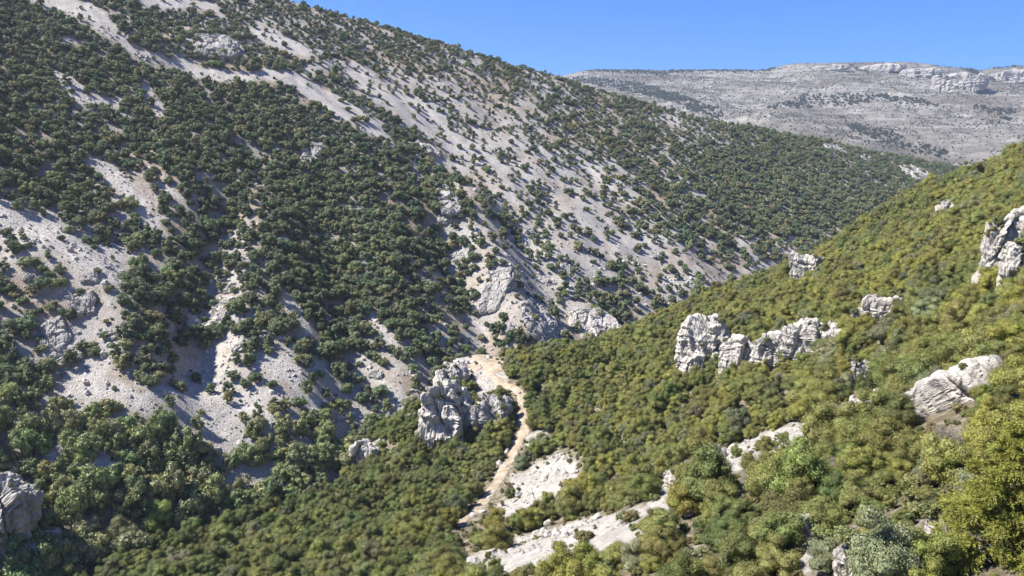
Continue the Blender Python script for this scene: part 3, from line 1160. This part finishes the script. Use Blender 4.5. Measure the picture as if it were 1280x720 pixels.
def plant(name, meshes, p, scl, rz, tint, label, cat, group, parts=('trunk', 'crown'), tilt=None):
    tilt = tilt or (.13 * math.sin(rz * 7), .13 * math.sin(rz * 11))
    root = bpy.data.objects.new(name, None)
    C.objects.link(root)
    root.location = p
    root.scale = scl
    root.rotation_euler = (tilt[0], tilt[1], rz)
    root.empty_display_size = .5
    tag(root, label, cat, group)
    c, t = meshes
    ot = obj(parts[0], t, root)
    oc = obj(parts[1], c, root)
    oc['tint'] = [float(q) for q in tint]
    return root


def jitter(x0, x1, y0, y1, step, seed):
    r = np.random.default_rng(seed)
    gx, gy = np.meshgrid(np.arange(x0, x1, step), np.arange(y0, y1, step))
    gx[::2] += step * .5
    n = gx.size
    x = gx.ravel() + (r.random(n) - .5) * step * .85
    y = gy.ravel() + (r.random(n) - .5) * step * .85
    return x, y, r


def clear_of_rocks(x, y):
    ok = np.ones(len(x), bool)
    for o, u, v, cx, cy, rr, *_q in ROCKS:
        if math.hypot(cx, cy) < 1200:
            ok &= np.hypot(x - cx, y - cy) > rr * .8
    return ok


def not_before_rocks(x, y, z):
    """no crown may hide a rock the photograph shows clear"""
    ok = np.ones(len(x), bool)
    hold = np.random.default_rng(77).random(len(x)) < .16
    for R in ROCKS:
        if len(R) < 9 or R[8] > 400:
            continue
        u0, v0, u1, v1 = R[7]
        mu, mv = (u1 - u0) * .12, (v1 - v0) * .08
        for k in (1.5, 3.2):
            u, v, d = project(x, y, z + k)
            ok &= hold | ~((u > u0 + mu) & (u < u1 - mu) & (v > v0 + mv) & (v < v1 - 5 * mv) & (d < R[8] + 3))
    return ok


def seen(x, y, z, top):
    """is the crown's upper half in view (in frame and with no ground in between)"""
    u, v, d = project(x, y, z + top * .6)
    ok = (u > 2) & (u < 1278) & (v > 2) & (v < 718) & (d > 5)
    for f in np.linspace(.15, .985, 40):
        ok &= (z + top * .75) * f > height(x * f, y * f) - .2
    return ok, u, v, d


ORD = ['closest', 'second closest', 'third closest', 'fourth closest', 'fifth closest', 'sixth closest', 'seventh closest', 'eighth closest', 'ninth closest', 'tenth closest'] + ['%dth closest' % k for k in range(11, 400)]


def describe(u, v, words, noun, marks, sel):
    """label of every selected plant: its look and its rank from the nearest landmark, counted over all plants in view"""
    mu = np.array([[m[1], m[2]] for m in marks], float)
    D = np.hypot(u[:, None] - mu[None, :, 0], v[:, None] - mu[None, :, 1])
    k = np.argmin(D, 1)
    dx, dy = u - mu[k, 0], v - mu[k, 1]
    sect = np.round(np.arctan2(dy, dx) / (math.pi / 4)).astype(int) % 8
    rel = ['right of', 'below right of', 'below', 'below left of', 'left of', 'above left of', 'above', 'above right of']
    dist = D[np.arange(len(u)), k]
    keys = [(words[i], int(k[i]), int(sect[i])) for i in range(len(u))]
    rank = {}
    out = {}
    for i in np.argsort(dist):
        r = rank.get(keys[i], 0)
        rank[keys[i]] = r + 1
        if sel[i]:
            out[i] = '%s %s %s the %s' % (words[i] + ' ' + noun + ',', ORD[r], rel[sect[i]], marks[k[i]][0])
    return out


# ---- the near wood
OAK_TINTS = [('dark green', (.150, .172, .055)), ('olive green', (.212, .218, .066)), ('yellow green', (.285, .275, .066)), ('grey green', (.20, .208, .112))]


def near_wood():
    x, y, r = jitter(-260, 420, 28, 345, 2.6, 1)
    z = height(x, y)
    u, v, d = project(x, y, z)
    keep = (surface(x, y) == 0) & (np.abs(np.arctan2(x, y)) < math.radians(50)) & (np.hypot(x, y) > 34)
    patch = perlin(x / 16 + 5, y / 16)
    hf = np.clip(np.hypot(x, y) / 120, .25, 1)
    bare = bare_near(x, y, z, 1.25)
    over = np.max([bare_near(x, y, z + k, 1.3) for k in (1.0, 2.0, 3.0)], 0) - .1
    trk = np.max([on_track(x, y, z + k) for k in (0, 1.2, 2.4, 3.4)], 0)
    lone = (bare > 0) & (r.random(len(x)) < .05)
    keep &= ((bare < -.12 - .05 * r.random(len(x))) | lone) & (trk < -.42) & (r.random(len(x)) < .95 + .2 * patch)
    keep &= clear_of_rocks(x, y) & not_before_rocks(x, y, z)
    # the clearing on the crag
    keep &= np.hypot((x + 9) / 8, (y - 248) / 9.5) > 1.1
    keep &= (over < 0) | (r.random(len(x)) < np.where(over > .25, .06, .4))
    keep &= np.hypot(x - BIGPINE[0], y - BIGPINE[1]) > 3.4
    x, y, z, patch, over, hf = x[keep], y[keep], z[keep], patch[keep], over[keep], hf[keep]
    n = len(x)
    size = np.clip(.86 + .30 * perlin(x / 9, y / 9 + 30) + r.normal(size=n) * .22, .42, 1.5)
    size *= np.interp(np.hypot(x, y), [35, 55, 90, 200], [.54, .70, .86, .86])
    size = np.where(over > 0, .26 + .2 * r.random(n), size)
    scl = np.stack([size * (.85 + .32 * r.random(n)), size * (.85 + .32 * r.random(n)), size * (.75 + .5 * r.random(n))], 1)
    # colour class: yellower towards the right and the top of the slope
    dist = np.hypot(x, y)
    warm = .55 * perlin(x / 22 + 60, y / 22) + .3 * r.normal(size=n) + np.interp(x - .1 * y, [-80, -20, 40, 160], [-.5, -.25, .12, .16]) + np.interp(np.hypot(x, y), [60, 95], [.10, 0])
    cls = np.where(warm < -.30, 0, np.where(warm < .27, 1, 2))
    cls = np.where(r.random(n) < .09, 3, cls)
    tint = np.array([OAK_TINTS[c][1] for c in cls]) * (1 + .16 * r.normal(size=(n, 1))) * (1 + .05 * r.normal(size=(n, 3)))
    tint = np.clip(tint, .012, .3)
    var = r.integers(0, 6, n)
    rz = r.random(n) * 6.28
    # thin-foliaged shrubs and a few yellow ones are made apart
    ok, u, v, d = seen(x, y, z, 4 * size)
    app = np.where(ok, size / d, 0)
    pick = np.zeros(n, bool)
    pick[np.argsort(-app)[:300]] = True
    sw = np.where(size > 1.05, 'large', np.where(size < .72, 'small', 'mid sized'))
    words = ['%s %s' % (sw[i], OAK_TINTS[cls[i]][0]) for i in range(n)]
    vis = np.where(ok)[0]
    lab = describe(u[vis], v[vis], [words[i] for i in vis], 'oak', NEAR_MARKS, pick[vis])
    for j, i in enumerate(vis):
        if pick[i]:
            plant('oak_tree', OAKS[var[i]], (x[i], y[i], z[i] - .15), scl[i], rz[i], tint[i], lab[j], 'tree', 'evergreen oaks on the near slope')
    rest = ~pick
    scatter('oak_wood', np.c_[x, y, z - .15][rest], scl[rest], np.c_[.2 * np.sin(rz * 7), .2 * np.sin(rz * 11), rz][rest], var[rest], tint[rest], OAK_COL)


NEAR_MARKS = [(o[6].split(' standing')[0], o[1], o[2]) for o in []]
NEAR_MARKS = [('tall rock pillar', 1240, 318), ('leaning white slab', 1168, 500), ('tallest cliff block', 878, 430), ('upper right cliff block', 1016, 422),
              ('white rock on the brow', 1006, 336), ('lower pale scree', 730, 662), ('upper pale scree', 690, 598), ('slope trail bend', 960, 548),
              ('slope trail end', 1095, 490), ('lower right boulder', 1011, 660), ('lower edge bare patch', 1060, 700),
              ('right edge pine', 1240, 590), ('bottom right corner', 1280, 720), ('small bare patch', 1100, 566), ('slope trail start', 850, 596),
              ('bare strip near the pine', 1180, 666), ('dirt track bend', 655, 540), ('crag', 570, 510), ('lower end of the track', 575, 660), ('bottom left corner', 0, 720)]
BIGPINE = None
_b = hit(1248, 690)
BIGPINE = (_b[0], _b[1], _b[2])
near_wood()

def needle_pine(seed, hgt=9.0, width=5.6, tiers=15):
    """drooping plumes made of needle tufts"""
    r = np.random.default_rng(seed)
    cs, ds, ss = [], [], []
    for t in range(tiers):
        f = t / (tiers - 1)
        z0 = hgt * (.06 + .88 * f)
        L = width * .5 * (1.1 - .9 * f ** 1.2)
        m = max(5, int(11 * (1.1 - .6 * f)))
        for k in range(m):
            th = 2 * math.pi * (k + .5 * (t % 2)) / m + r.normal() * .3
            ln = L * (.65 + .55 * r.random())
            az = np.array([math.cos(th), math.sin(th), 0])
            tang = np.array([-az[1], az[0], 0])
            lift = .15 + .35 * f + .15 * r.normal()
            for q in range(int(10 + 13 * ln)):
                # side twigs hanging from the bough
                sb = .25 + .75 * r.random() ** .8
                root = az * ln * sb + np.array([0, 0, z0 + lift * ln * sb - .28 * ln * sb ** 2.2])
                tw = az * (.5 + .5 * r.random()) + tang * r.normal() * .9 + np.array([0, 0, -.25 + .3 * r.normal()])
                tw /= np.linalg.norm(tw)
                tl = (.38 + .40 * r.random()) * (1.2 - .5 * sb) * (.6 + ln / 3)
                n = 60
                a = r.random(n)
                c = root + tw * (a * tl)[:, None] + np.array([0, 0, -.25])[None] * (a * a * tl)[:, None]
                d = tw * .8 + r.normal(size=(n, 3)) * .55
                d /= np.linalg.norm(d, axis=1)[:, None]
                cs.append(c)
                ds.append(d)
    c, d = np.vstack(cs), np.vstack(ds)
    n = len(c)
    ln = (.11 + .09 * r.random(n))[:, None]
    b = np.cross(d, r.normal(size=(n, 3)))
    b /= np.linalg.norm(b, axis=1)[:, None] + 1e-9
    V = np.stack([c - d * .01, c + d * ln * .5 + b * .017, c + d * ln, c + d * ln * .5 - b * .017], 1).reshape(-1, 3)
    return V, np.arange(4 * n).reshape(n, 4)


# the one large pine at the right edge
V, Q = needle_pine(201)
tv, tq = tube([(0, 0, -.8), (.1, 0, 3), (.05, .1, 6), (0, 0, 8.8)], [.24, .2, .12, .03], 8)
_h = 196 * (_b[1] * CP - _b[2] * SP) / F
plant('pine_tree', (mesh_np('pine_crown', V, [Q], [M_PINE]), mesh_np('pine_trunk', tv, [tq], [M_BARK])), (_b[0], _b[1], _b[2] - .3), [_h / 9.0] * 3, 1.0, (.27, .275, .055),
      'large yellow green pine with drooping plumes at the right edge', 'tree', parts=('trunk', 'crown'), group=None)

# ---- the opposite mountain
FAR_TINTS = [('dark green', (.118, .152, .082)), ('green', (.165, .195, .098)), ('olive', (.215, .215, .108))]
FAR_MARKS = [('lone grey rock knob', 390, 195), ('long left scree', 80, 305), ('wide upper scree', 520, 140), ('zigzag scree band', 215, 75), ('small upper left scree', 100, 115),
             ('upper ravine scree', 160, 240), ('ravine scree fan', 262, 490), ('lower left scree', 120, 490), ('ochre streaked cliff', 620, 365), ('narrow scree chute', 708, 355),
             ('shaded ravine cliff', 243, 415), ('lower left rock face', 20, 655), ('scree pocket above the crag', 490, 500), ('crag', 570, 500), ('pale cliff by the near slope', 745, 405),
             ('middle scree pocket', 372, 395), ('stony middle slope', 370, 475), ('top left corner', 0, 0), ('left edge', 0, 430),
             ('shaded rock nose', 124, 590), ('upper scree tongue tip', 450, 150), ('scree edge cliff', 556, 247)]


def far_wood():
    x, y, r = jitter(-640, 900, 70, 1100, 3.05, 2)
    yr = np.interp(x, RIDGE_X, RIDGE_Y)
    keep = (np.abs(np.arctan2(x, y)) < math.radians(43)) & (y < yr + 25)
    x, y = x[keep], y[keep]
    sf = surface(x, y)
    x, y = x[sf == 1], y[sf == 1]
    z = height(x, y)
    g, s = cover_far(x, y, z)
    s = np.maximum(s, scree_far(x, y, z + 2.0))
    n = len(x)
    t = (x * .705 + y * .708)
    q = (x * .708 - y * .705)
    streak = perlin(t / 14, q / 60) * .5 + perlin(x / 8, y / 8) * .45
    u, v, d = project(x, y, z)
    p = np.clip(g * 1.15 - np.interp(u, [200, 380, 460, 1000], [.02, .08, .19, .30]) - .06 * (v > 300) + streak * (1 - np.abs(g - .5)) * .9, 0, 1)
    p = np.where(s > -.15, np.where(s > .1, np.interp(u, [430, 560, 640], [.06, .22, .40]), .34) * np.clip(1 + streak * 2, .2, 2), p)
    gap = ridged(t / 22 + 3, q / 70, oct=3) + .25 * perlin(x / 9, y / 9)
    p = np.where(gap > .78, p * .3, p)
    keep = (r.random(n) < p) & clear_of_rocks(x, y) & not_before_rocks(x, y, z)
    x, y, z, g, s, yr = x[keep], y[keep], z[keep], g[keep], s[keep], np.interp(x[keep], RIDGE_X, RIDGE_Y)
    n = len(x)
    u, v, d = project(x, y, z)
    size = (.47 + .44 * g) * np.interp(v, [60, 300], [.86, 1.0]) * (1 + .30 * r.normal(size=n)) + .06
    size = np.clip(size, .26, 1.35)
    size *= np.interp(z, [-90, 0, 90], [1.08, .95, .85])
    # tall wood on the valley floor at the lower left
    u, v, d = project(x, y, z)
    size = np.where((v > 540) & (u < 420), size * 1.15, size)
    tall = np.where((v > 520) & (u < 330), 1.2, .95)
    scl = np.stack([size * (.9 + .22 * r.random(n)), size * (.9 + .22 * r.random(n)), size * tall * (.85 + .35 * r.random(n))], 1)
    cls = np.digitize(r.normal(size=n) + .8 * perlin(x / 40, y / 40), [-.1, .95])
    tint = np.array([FAR_TINTS[c][1] for c in cls]) * (1 + .14 * r.normal(size=(n, 1))) * (1 + .05 * r.normal(size=(n, 3)))
    tint *= np.where((v > 500) & (u < 440), 1.8, 1.2)[:, None] * np.where(((v > 500) & (u < 440))[:, None], np.array([1.08, 1.0, .82]), 1.0)  # valley floor leaves more olive, their colour also brightened in place of fill light
    tint = np.clip(tint, .012, .34)
    var = r.integers(0, 6, n)
    rz = r.random(n) * 6.28
    ok, u, v, d = seen(x, y, z, 3.5 * size)
    app = np.where(ok, size / d, 0)
    pick = np.zeros(n, bool)
    pick[np.argsort(-app)[:300]] = True
    sw = np.where(size > 1.0, 'large', np.where(size < .7, 'small', 'mid sized'))
    words = ['%s %s' % (sw[i], FAR_TINTS[cls[i]][0]) for i in range(n)]
    vis = np.where(ok)[0]
    lab = describe(u[vis], v[vis], [words[i] for i in vis], 'shrub', FAR_MARKS, pick[vis])
    for j, i in enumerate(vis):
        if pick[i]:
            plant('mountain_shrub', FARS[var[i]], (x[i], y[i], z[i] - .1), scl[i], rz[i], tint[i], lab[j], 'shrub', 'shrubs on the opposite mountain', ('stem', 'crown'))
    rest = ~pick
    scatter('mountain_scrub', np.c_[x, y, z - .1][rest], scl[rest], np.c_[.2 * np.sin(rz * 7), .2 * np.sin(rz * 11), rz][rest], var[rest], tint[rest], FAR_COL)
    # low dots of scrub on the open stones
    x, y, r = jitter(-520, 700, 130, 900, 2.3, 3)
    keep = (np.abs(np.arctan2(x, y)) < math.radians(43)) & (y < np.interp(x, RIDGE_X, RIDGE_Y) + 15)
    x, y = x[keep], y[keep]
    sf = surface(x, y)
    x, y = x[sf == 1], y[sf == 1]
    z = height(x, y)
    g, s = cover_far(x, y, z)
    keep = (r.random(len(x)) < np.where(s > 0, .035, .20)) & clear_of_rocks(x, y)
    x, y, z = x[keep], y[keep], z[keep]
    n = len(x)
    sz = .10 + .22 * r.random(n) ** 2
    tn = np.array([.075, .08, .04]) * (1 + .25 * r.normal(size=(n, 1)))
    scatter('low_scrub', np.c_[x, y, z - .03], np.c_[sz, sz, sz * .85], np.c_[0 * x, 0 * x, r.random(n) * 6.3], r.integers(0, 6, n), np.clip(tn, .02, .2), FAR_COL)


far_wood()


def undergrowth():
    x, y, r = jitter(-160, 260, 36, 300, 1.25, 13)
    keep = (np.abs(np.arctan2(x, y)) < math.radians(45)) & (surface(x, y) == 0)
    x, y = x[keep], y[keep]
    z = height(x, y)
    b = np.max([bare_near(x, y, z + k) for k in (0, .8, 1.6)], 0)
    keep = (r.random(len(x)) < np.where(b > -.05, .07, .42)) & (on_track(x, y, z) < -.1) & clear_of_rocks(x, y)
    x, y, z = x[keep], y[keep], z[keep]
    n = len(x)
    sz = (.10 + .22 * r.random(n) ** 1.5) * np.interp(np.hypot(x, y), [45, 90], [1.3, 1])
    tn = np.array([.17, .17, .065]) * (1 + .3 * r.normal(size=(n, 1))) * (1 + .12 * r.normal(size=(n, 3)))
    scatter('undergrowth', np.c_[x, y, z - .03], np.c_[sz, sz, sz * .9], np.c_[0 * x, 0 * x, r.random(n) * 6.3], r.integers(0, 6, n), np.clip(tn, .02, .22), FAR_COL)


undergrowth()

_lu = np.array([[l[0], l[1]] for l in LEDGES], float)
for i, l in describe(_lu[:, 0], _lu[:, 1], ['weathered grey rock'] * len(LEDGES), 'ledge', FAR_MARKS, np.ones(len(LEDGES), bool)).items():
    _ledges[i]['label'] = l


def crevice_plants():
    r = np.random.default_rng(31)
    P = []
    bpy.context.view_layer.update()
    for R in ROCKS:
        o = R[0]
        if o is None or len(R) < 9 or R[8] > 400:
            continue
        me = o.data
        n = len(me.vertices)
        co = np.zeros(n * 3, np.float32)
        no = np.zeros(n * 3, np.float32)
        me.vertices.foreach_get('co', co)
        me.vertices.foreach_get('normal', no)
        M = np.array(o.matrix_world)
        W = co.reshape(-1, 3) @ M[:3, :3].T + M[:3, 3]
        Nn = no.reshape(-1, 3) @ M[:3, :3].T
        up = np.where((Nn[:, 2] > .55) & (W[:, 2] > height(W[:, 0], W[:, 1]) + .3))[0]
        if len(up):
            m = int(np.clip(max(o.dimensions) * (1.6 if 'crag' in o.name else .55), 2, 26))
            P.append(W[r.choice(up, m)])
    P = np.vstack(P)
    n = len(P)
    sz = (.12 + .30 * r.random(n) ** 1.5)
    tn = np.array([.16, .175, .07]) * (1 + .2 * r.normal(size=(n, 1)))
    scatter('crevice_plants', P - [0, 0, .1], np.c_[sz, sz, sz * .85], np.c_[0 * sz, 0 * sz, r.random(n) * 6.3], r.integers(0, 6, n), np.clip(tn, .03, .3), FAR_COL)


crevice_plants()

# ---- pines, bare shrubs and odd trees that stand out
PINE_AT = [(150, 600, 1.0), (172, 612, 1.1), (192, 596, 1.15), (212, 606, 1.2), (228, 590, 1.0), (208, 572, 1.0), (186, 560, .95), (165, 574, .9), (248, 600, .9),
           (180, 540, .9), (205, 535, .9), (225, 552, .95), (120, 648, .8), (76, 630, .8), (64, 655, .85), (104, 606, .75), (256, 566, .7), (290, 575, .5),
           (20, 440, .8), (36, 468, .9), (14, 476, .85), (46, 490, .8), (28, 500, .8), (262, 640, .8)]
for k, (u, v, s) in enumerate(PINE_AT):
    p = hit(u, v + 12)
    nm = ['tallest', 'tall', 'mid sized', 'short']
    words = 'dark valley pine'
    plant('pine_tree', PINES[k % 4], (p[0], p[1], p[2] - .3), (s * .9, s * .9, s * .8), k * 1.3, np.array((.150, .185, .085)) * (1 + .12 * math.sin(k * 5)),
          None, 'tree', 'dark pines on the valley floor')
    PINE_AT[k] = (u, v, s, bpy.data.objects[-1].name if False else None)
_pines = [o for o in C.objects if o.name.startswith('pine_tree') and o.get('group')]
_pm = [('lower left rock face', 20, 655), ('shaded rock nose', 124, 590), ('pale lime tree', 200, 660), ('ravine scree fan', 262, 490), ('lower left scree', 120, 490), ('bare grey shrub', 272, 650),
       ('left edge', 0, 440)]
_uv = np.array([project(*o.location) for o in _pines])
for i, l in describe(_uv[:, 0], _uv[:, 1], ['dark green'] * len(_pines), 'pine', _pm, np.ones(len(_pines), bool)).items():
    _pines[i]['label'] = l

for k, (u, v, s, lab) in enumerate([(272, 655, 1.3, 'bare grey leafless shrub beside the pale lime tree'), (218, 640, 1.0, 'bare brownish shrub at the foot of the dark pines'),
                                    (826, 548, .7, 'leafless grey shrub in the middle of the near wood'), (1230, 705, .7, 'bare twiggy grey bush in the bottom right corner'),
                                    (1194, 696, .6, 'bare twiggy bush left of the corner bush'), (970, 640, .7, 'grey leafless bush above the lower pale boulder'),
                                    (1180, 560, .6, 'leafless grey bush left of the large pine'), (895, 640, .7, 'leafless grey bush below the slope trail'), (130, 655, 1.0, 'bare beige shrub left of the valley pines'),
                                    (1046, 600, .6, 'thin bare shrub beside the largest dark hollow')]):
    p = hit(u, v)
    plant('bare_shrub', BARES[k % 3], (p[0], p[1], p[2] - .1), (s, s, s), k * 2.1, (1, 1, 1), lab, 'shrub', 'leafless shrubs', ('stem', 'twigs'))
for k, (u, v, s, tint, lab) in enumerate(PALE):
    p = hit(u, v)
    plant('broadleaf_tree', OAKS[k], (p[0], p[1], p[2] - .1), (s, s, s * 1.15), k * 2.1, tint, lab, 'tree', None)


_p = hit(751, 520)
_v, _q = tube([(0, 0, -.5), (-.1, 0, 2.2), (-.45, .1, 4.6), (-.9, .1, 6.0)], [.2, .17, .12, .04])
_o = obj('dead_trunk', mesh_np('dead_trunk', _v, [_q], [M_TWIG]))
_o.location = (_p[0], _p[1], _p[2])
for _k in range(5):
    _z = 2.6 + .6 * _k
    _a = _k * 2.1
    _bv, _bq = tube([(-.15 - .1 * _k, 0, _z), (-.15 - .1 * _k + .5 * math.cos(_a), .5 * math.sin(_a), _z + .5), (-.15 - .1 * _k + .8 * math.cos(_a), .8 * math.sin(_a), _z + .6)], [.06, .04, .015], 5)
    obj('branch', mesh_np('branch', _bv, [_bq], [M_TWIG]), _o)
tag(_o, 'pale leaning dead trunk standing alone in the middle of the near wood', 'dead tree')

# ---- woods of the far plateau
def plateau_wood():
    x, y, r = jitter(-300, 2700, 1500, 3350, 8.0, 7)
    keep = np.abs(np.arctan2(x, y)) < math.radians(42)
    x, y = x[keep], y[keep]
    z = height(x, y)
    keep = surface(x, y) == 2
    x, y, z = x[keep], y[keep], z[keep]
    u, v, d = project(x, y, z)
    n = len(x)
    B = [[(962, 135, 3), (1000, 128, 8), (1050, 124, 8), (1100, 122, 6), (1150, 128, 4), (1172, 132, 2)], [(835, 89, 2), (880, 88, 3), (965, 87, 3)], [(1050, 148, 4), (1080, 165, 6), (1130, 180, 7), (1175, 192, 8)],
         [(735, 88, 2), (790, 90, 2), (835, 92, 2)], [(1060, 82, 2), (1085, 90, 3)], [(1195, 82, 2), (1240, 98, 3)], [(1240, 84, 2), (1290, 80, 2)], [(1215, 135, 4), (1265, 142, 4)], [(720, 100, 4), (790, 108, 7), (850, 125, 7), (900, 145, 8)], [(1222, 130, 2), (1260, 150, 3)],
         [(1100, 165, 3), (1130, 172, 3)]]
    s = np.full(n, -9.)
    nz = fbm(x / 60, y / 60, oct=3)
    for st in B:
        s = np.maximum(s, stroke(u + nz * 8, v + nz * 2, st))
    p = .30 + .85 * np.clip(fbm(x / 190, y / 120, oct=5) - .02, 0, 1) + np.where(u < 900, .22, 0)
    s = s + .5 * fbm(x / 90 + 7, y / 60, oct=4) - .1
    p = np.maximum(p, .72 * np.clip(s * 1.3 + .4, 0, 1))
    keep = r.random(n) < p
    x, y, z, s, u = x[keep], y[keep], z[keep], s[keep], u[keep]
    n = len(x)
    sz = np.where(s > 0, 1.7, .85) * (.5 + .8 * r.random(n) ** 1.5)
    tn = np.where((s > 0)[:, None], np.array([.070, .090, .050]), np.array([.072, .075, .05])) * (1 + .2 * r.normal(size=(n, 1)))
    scatter('plateau_woodland', np.c_[x, y, z - 1.0], np.c_[sz, sz, sz], np.c_[0 * x, 0 * x, r.random(n) * 6.3], r.integers(0, 6, n), np.clip(tn, .02, .2), FAR_COL)


plateau_wood()


# ---- loose stones on the bare ground
def stones():
    col = bpy.data.collections.new('stone_kind')
    for k in range(5):
        V, Fc = ico(2)
        P = V * np.array([1, .8, .6]) * (1 + .35 * perlin(V[:, 0] * 1.6 + k * 7, V[:, 1] * 1.6, V[:, 2] * 1.6))[:, None]
        f1, f2, cid, tl = worley(P * 1.4 + k * 5, k)
        P = P * (.85 + .3 * cid)[:, None]
        obj('stone_kind_%d' % k, mesh_np('stone_kind', P, [Fc], [M_ROCK]), coll=col)
    X, Y, r = jitter(-330, 330, 36, 420, 1.35, 9)
    keep = np.abs(np.arctan2(X, Y)) < math.radians(42)
    X, Y = X[keep], Y[keep]
    sf = surface(X, Y)
    Z = height(X, Y)
    s = np.where(sf == 1, scree_far(X, Y, Z), bare_near(X, Y, Z))
    g = grid_at(*project(X, Y, Z)[:2])
    cl = np.clip(perlin(X / 14, Y / 14) * 1.6 + .45, 0, 1)
    p = np.where((sf == 0) & (on_track(X, Y, Z, 1.3) > -.1), .30, 0)
    p = np.where(s > -.1, .75, np.where(sf == 1, .35 * (g < .8), np.maximum(p, .02)))
    keep = r.random(len(X)) < p
    X, Y, Z = X[keep], Y[keep], Z[keep]
    n = len(X)
    cl = cl[keep]
    sz = (.08 + .14 * r.random(n) + (.25 + .95 * cl) * r.random(n) ** 6) * np.interp(np.hypot(X, Y), [40, 150], [.7, 1.25])
    scatter('scree_stones', np.c_[X, Y, Z], np.c_[sz, sz, sz], r.random((n, 3)) * 6.3, r.integers(0, 5, n), np.ones((n, 3)), col)


stones()

# ------------------------------------------------------------------ sky, sun, haze, camera
SUN_EL = math.radians(50)
SUN_AZ = math.atan2(-1.0, .03)                 # towards the left and a little ahead
sun_dir = np.array([math.sin(SUN_AZ) * math.cos(SUN_EL), math.cos(SUN_AZ) * math.cos(SUN_EL), math.sin(SUN_EL)])
w = bpy.data.worlds.new('World')
SC.world = w
w.use_nodes = True
nt = w.node_tree
bg = nt.nodes['Background']
sky = nt.nodes.new('ShaderNodeTexSky')
sky.sky_type = 'NISHITA'
sky.sun_disc = False
sky.sun_elevation = SUN_EL
sky.sun_rotation = SUN_AZ
sky.altitude = 600
sky.air_density = 1.0
sky.dust_density = 0.2
sky.ozone_density = 2.0
tintn = nt.nodes.new('ShaderNodeMix')
tintn.data_type = 'RGBA'
tintn.blend_type = 'MULTIPLY'
tintn.inputs[0].default_value = 1
tintn.inputs[7].default_value = (.116, .288, .60, 1)
nt.links.new(sky.outputs[0], tintn.inputs[6])
nt.links.new(tintn.outputs[2], bg.inputs[0])
bg.inputs[1].default_value = .12

sl = bpy.data.lights.new('sun', 'SUN')
sl.energy = 4.2
sl.angle = math.radians(.53)
sl.color = (1.0, .935, .83)
so = bpy.data.objects.new('sun', sl)
C.objects.link(so)
from mathutils import Vector
so.rotation_euler = Vector(-sun_dir).to_track_quat('-Z', 'Y').to_euler()
so.location = (0, 0, 900)

# the air over the valley
def build_haze():
    m = bpy.data.materials.new('air')
    m.use_nodes = True
    t = m.node_tree
    t.nodes.clear()
    out = t.nodes.new('ShaderNodeOutputMaterial')
    v = t.nodes.new('ShaderNodeVolumePrincipled')
    v.inputs['Color'].default_value = (.62, .76, 1, 1)
    v.inputs['Density'].default_value = HAZE
    v.inputs['Anisotropy'].default_value = .2
    t.links.new(v.outputs[0], out.inputs['Volume'])
    Z0, Z1 = -520.0, 520.0
    V = [(a * 7300., b * 7300., c) for c in (Z0, Z1) for a, b in ((-1, -1), (1, -1), (1, 1), (-1, 1))]
    Q = [(3, 2, 1, 0), (4, 5, 6, 7), (0, 1, 5, 4), (1, 2, 6, 5), (2, 3, 7, 6), (3, 0, 4, 7)]
    tag(obj('haze', mesh_np('haze', V, [np.array(Q)], [m])), kind='stuff')


HAZE = .00009
build_haze()

cam = bpy.data.cameras.new('camera')
cam.sensor_width = 36
cam.lens = 36 * F / 1280
cam.clip_start = .1
cam.clip_end = 20000
co = bpy.data.objects.new('camera', cam)
C.objects.link(co)
co.location = (0, 0, 0)
co.rotation_euler = (math.pi / 2 - PITCH, 0, 0)
SC.camera = co

SC.view_settings.view_transform = 'Standard'
SC.view_settings.look = 'None'
SC.view_settings.gamma = 1
SC.view_settings.use_curve_mapping = False
SC.view_settings.exposure = 1.38
SC.cycles.max_bounces = 6
SC.cycles.diffuse_bounces = 3
SC.cycles.transmission_bounces = 3
SC.cycles.use_denoising = True
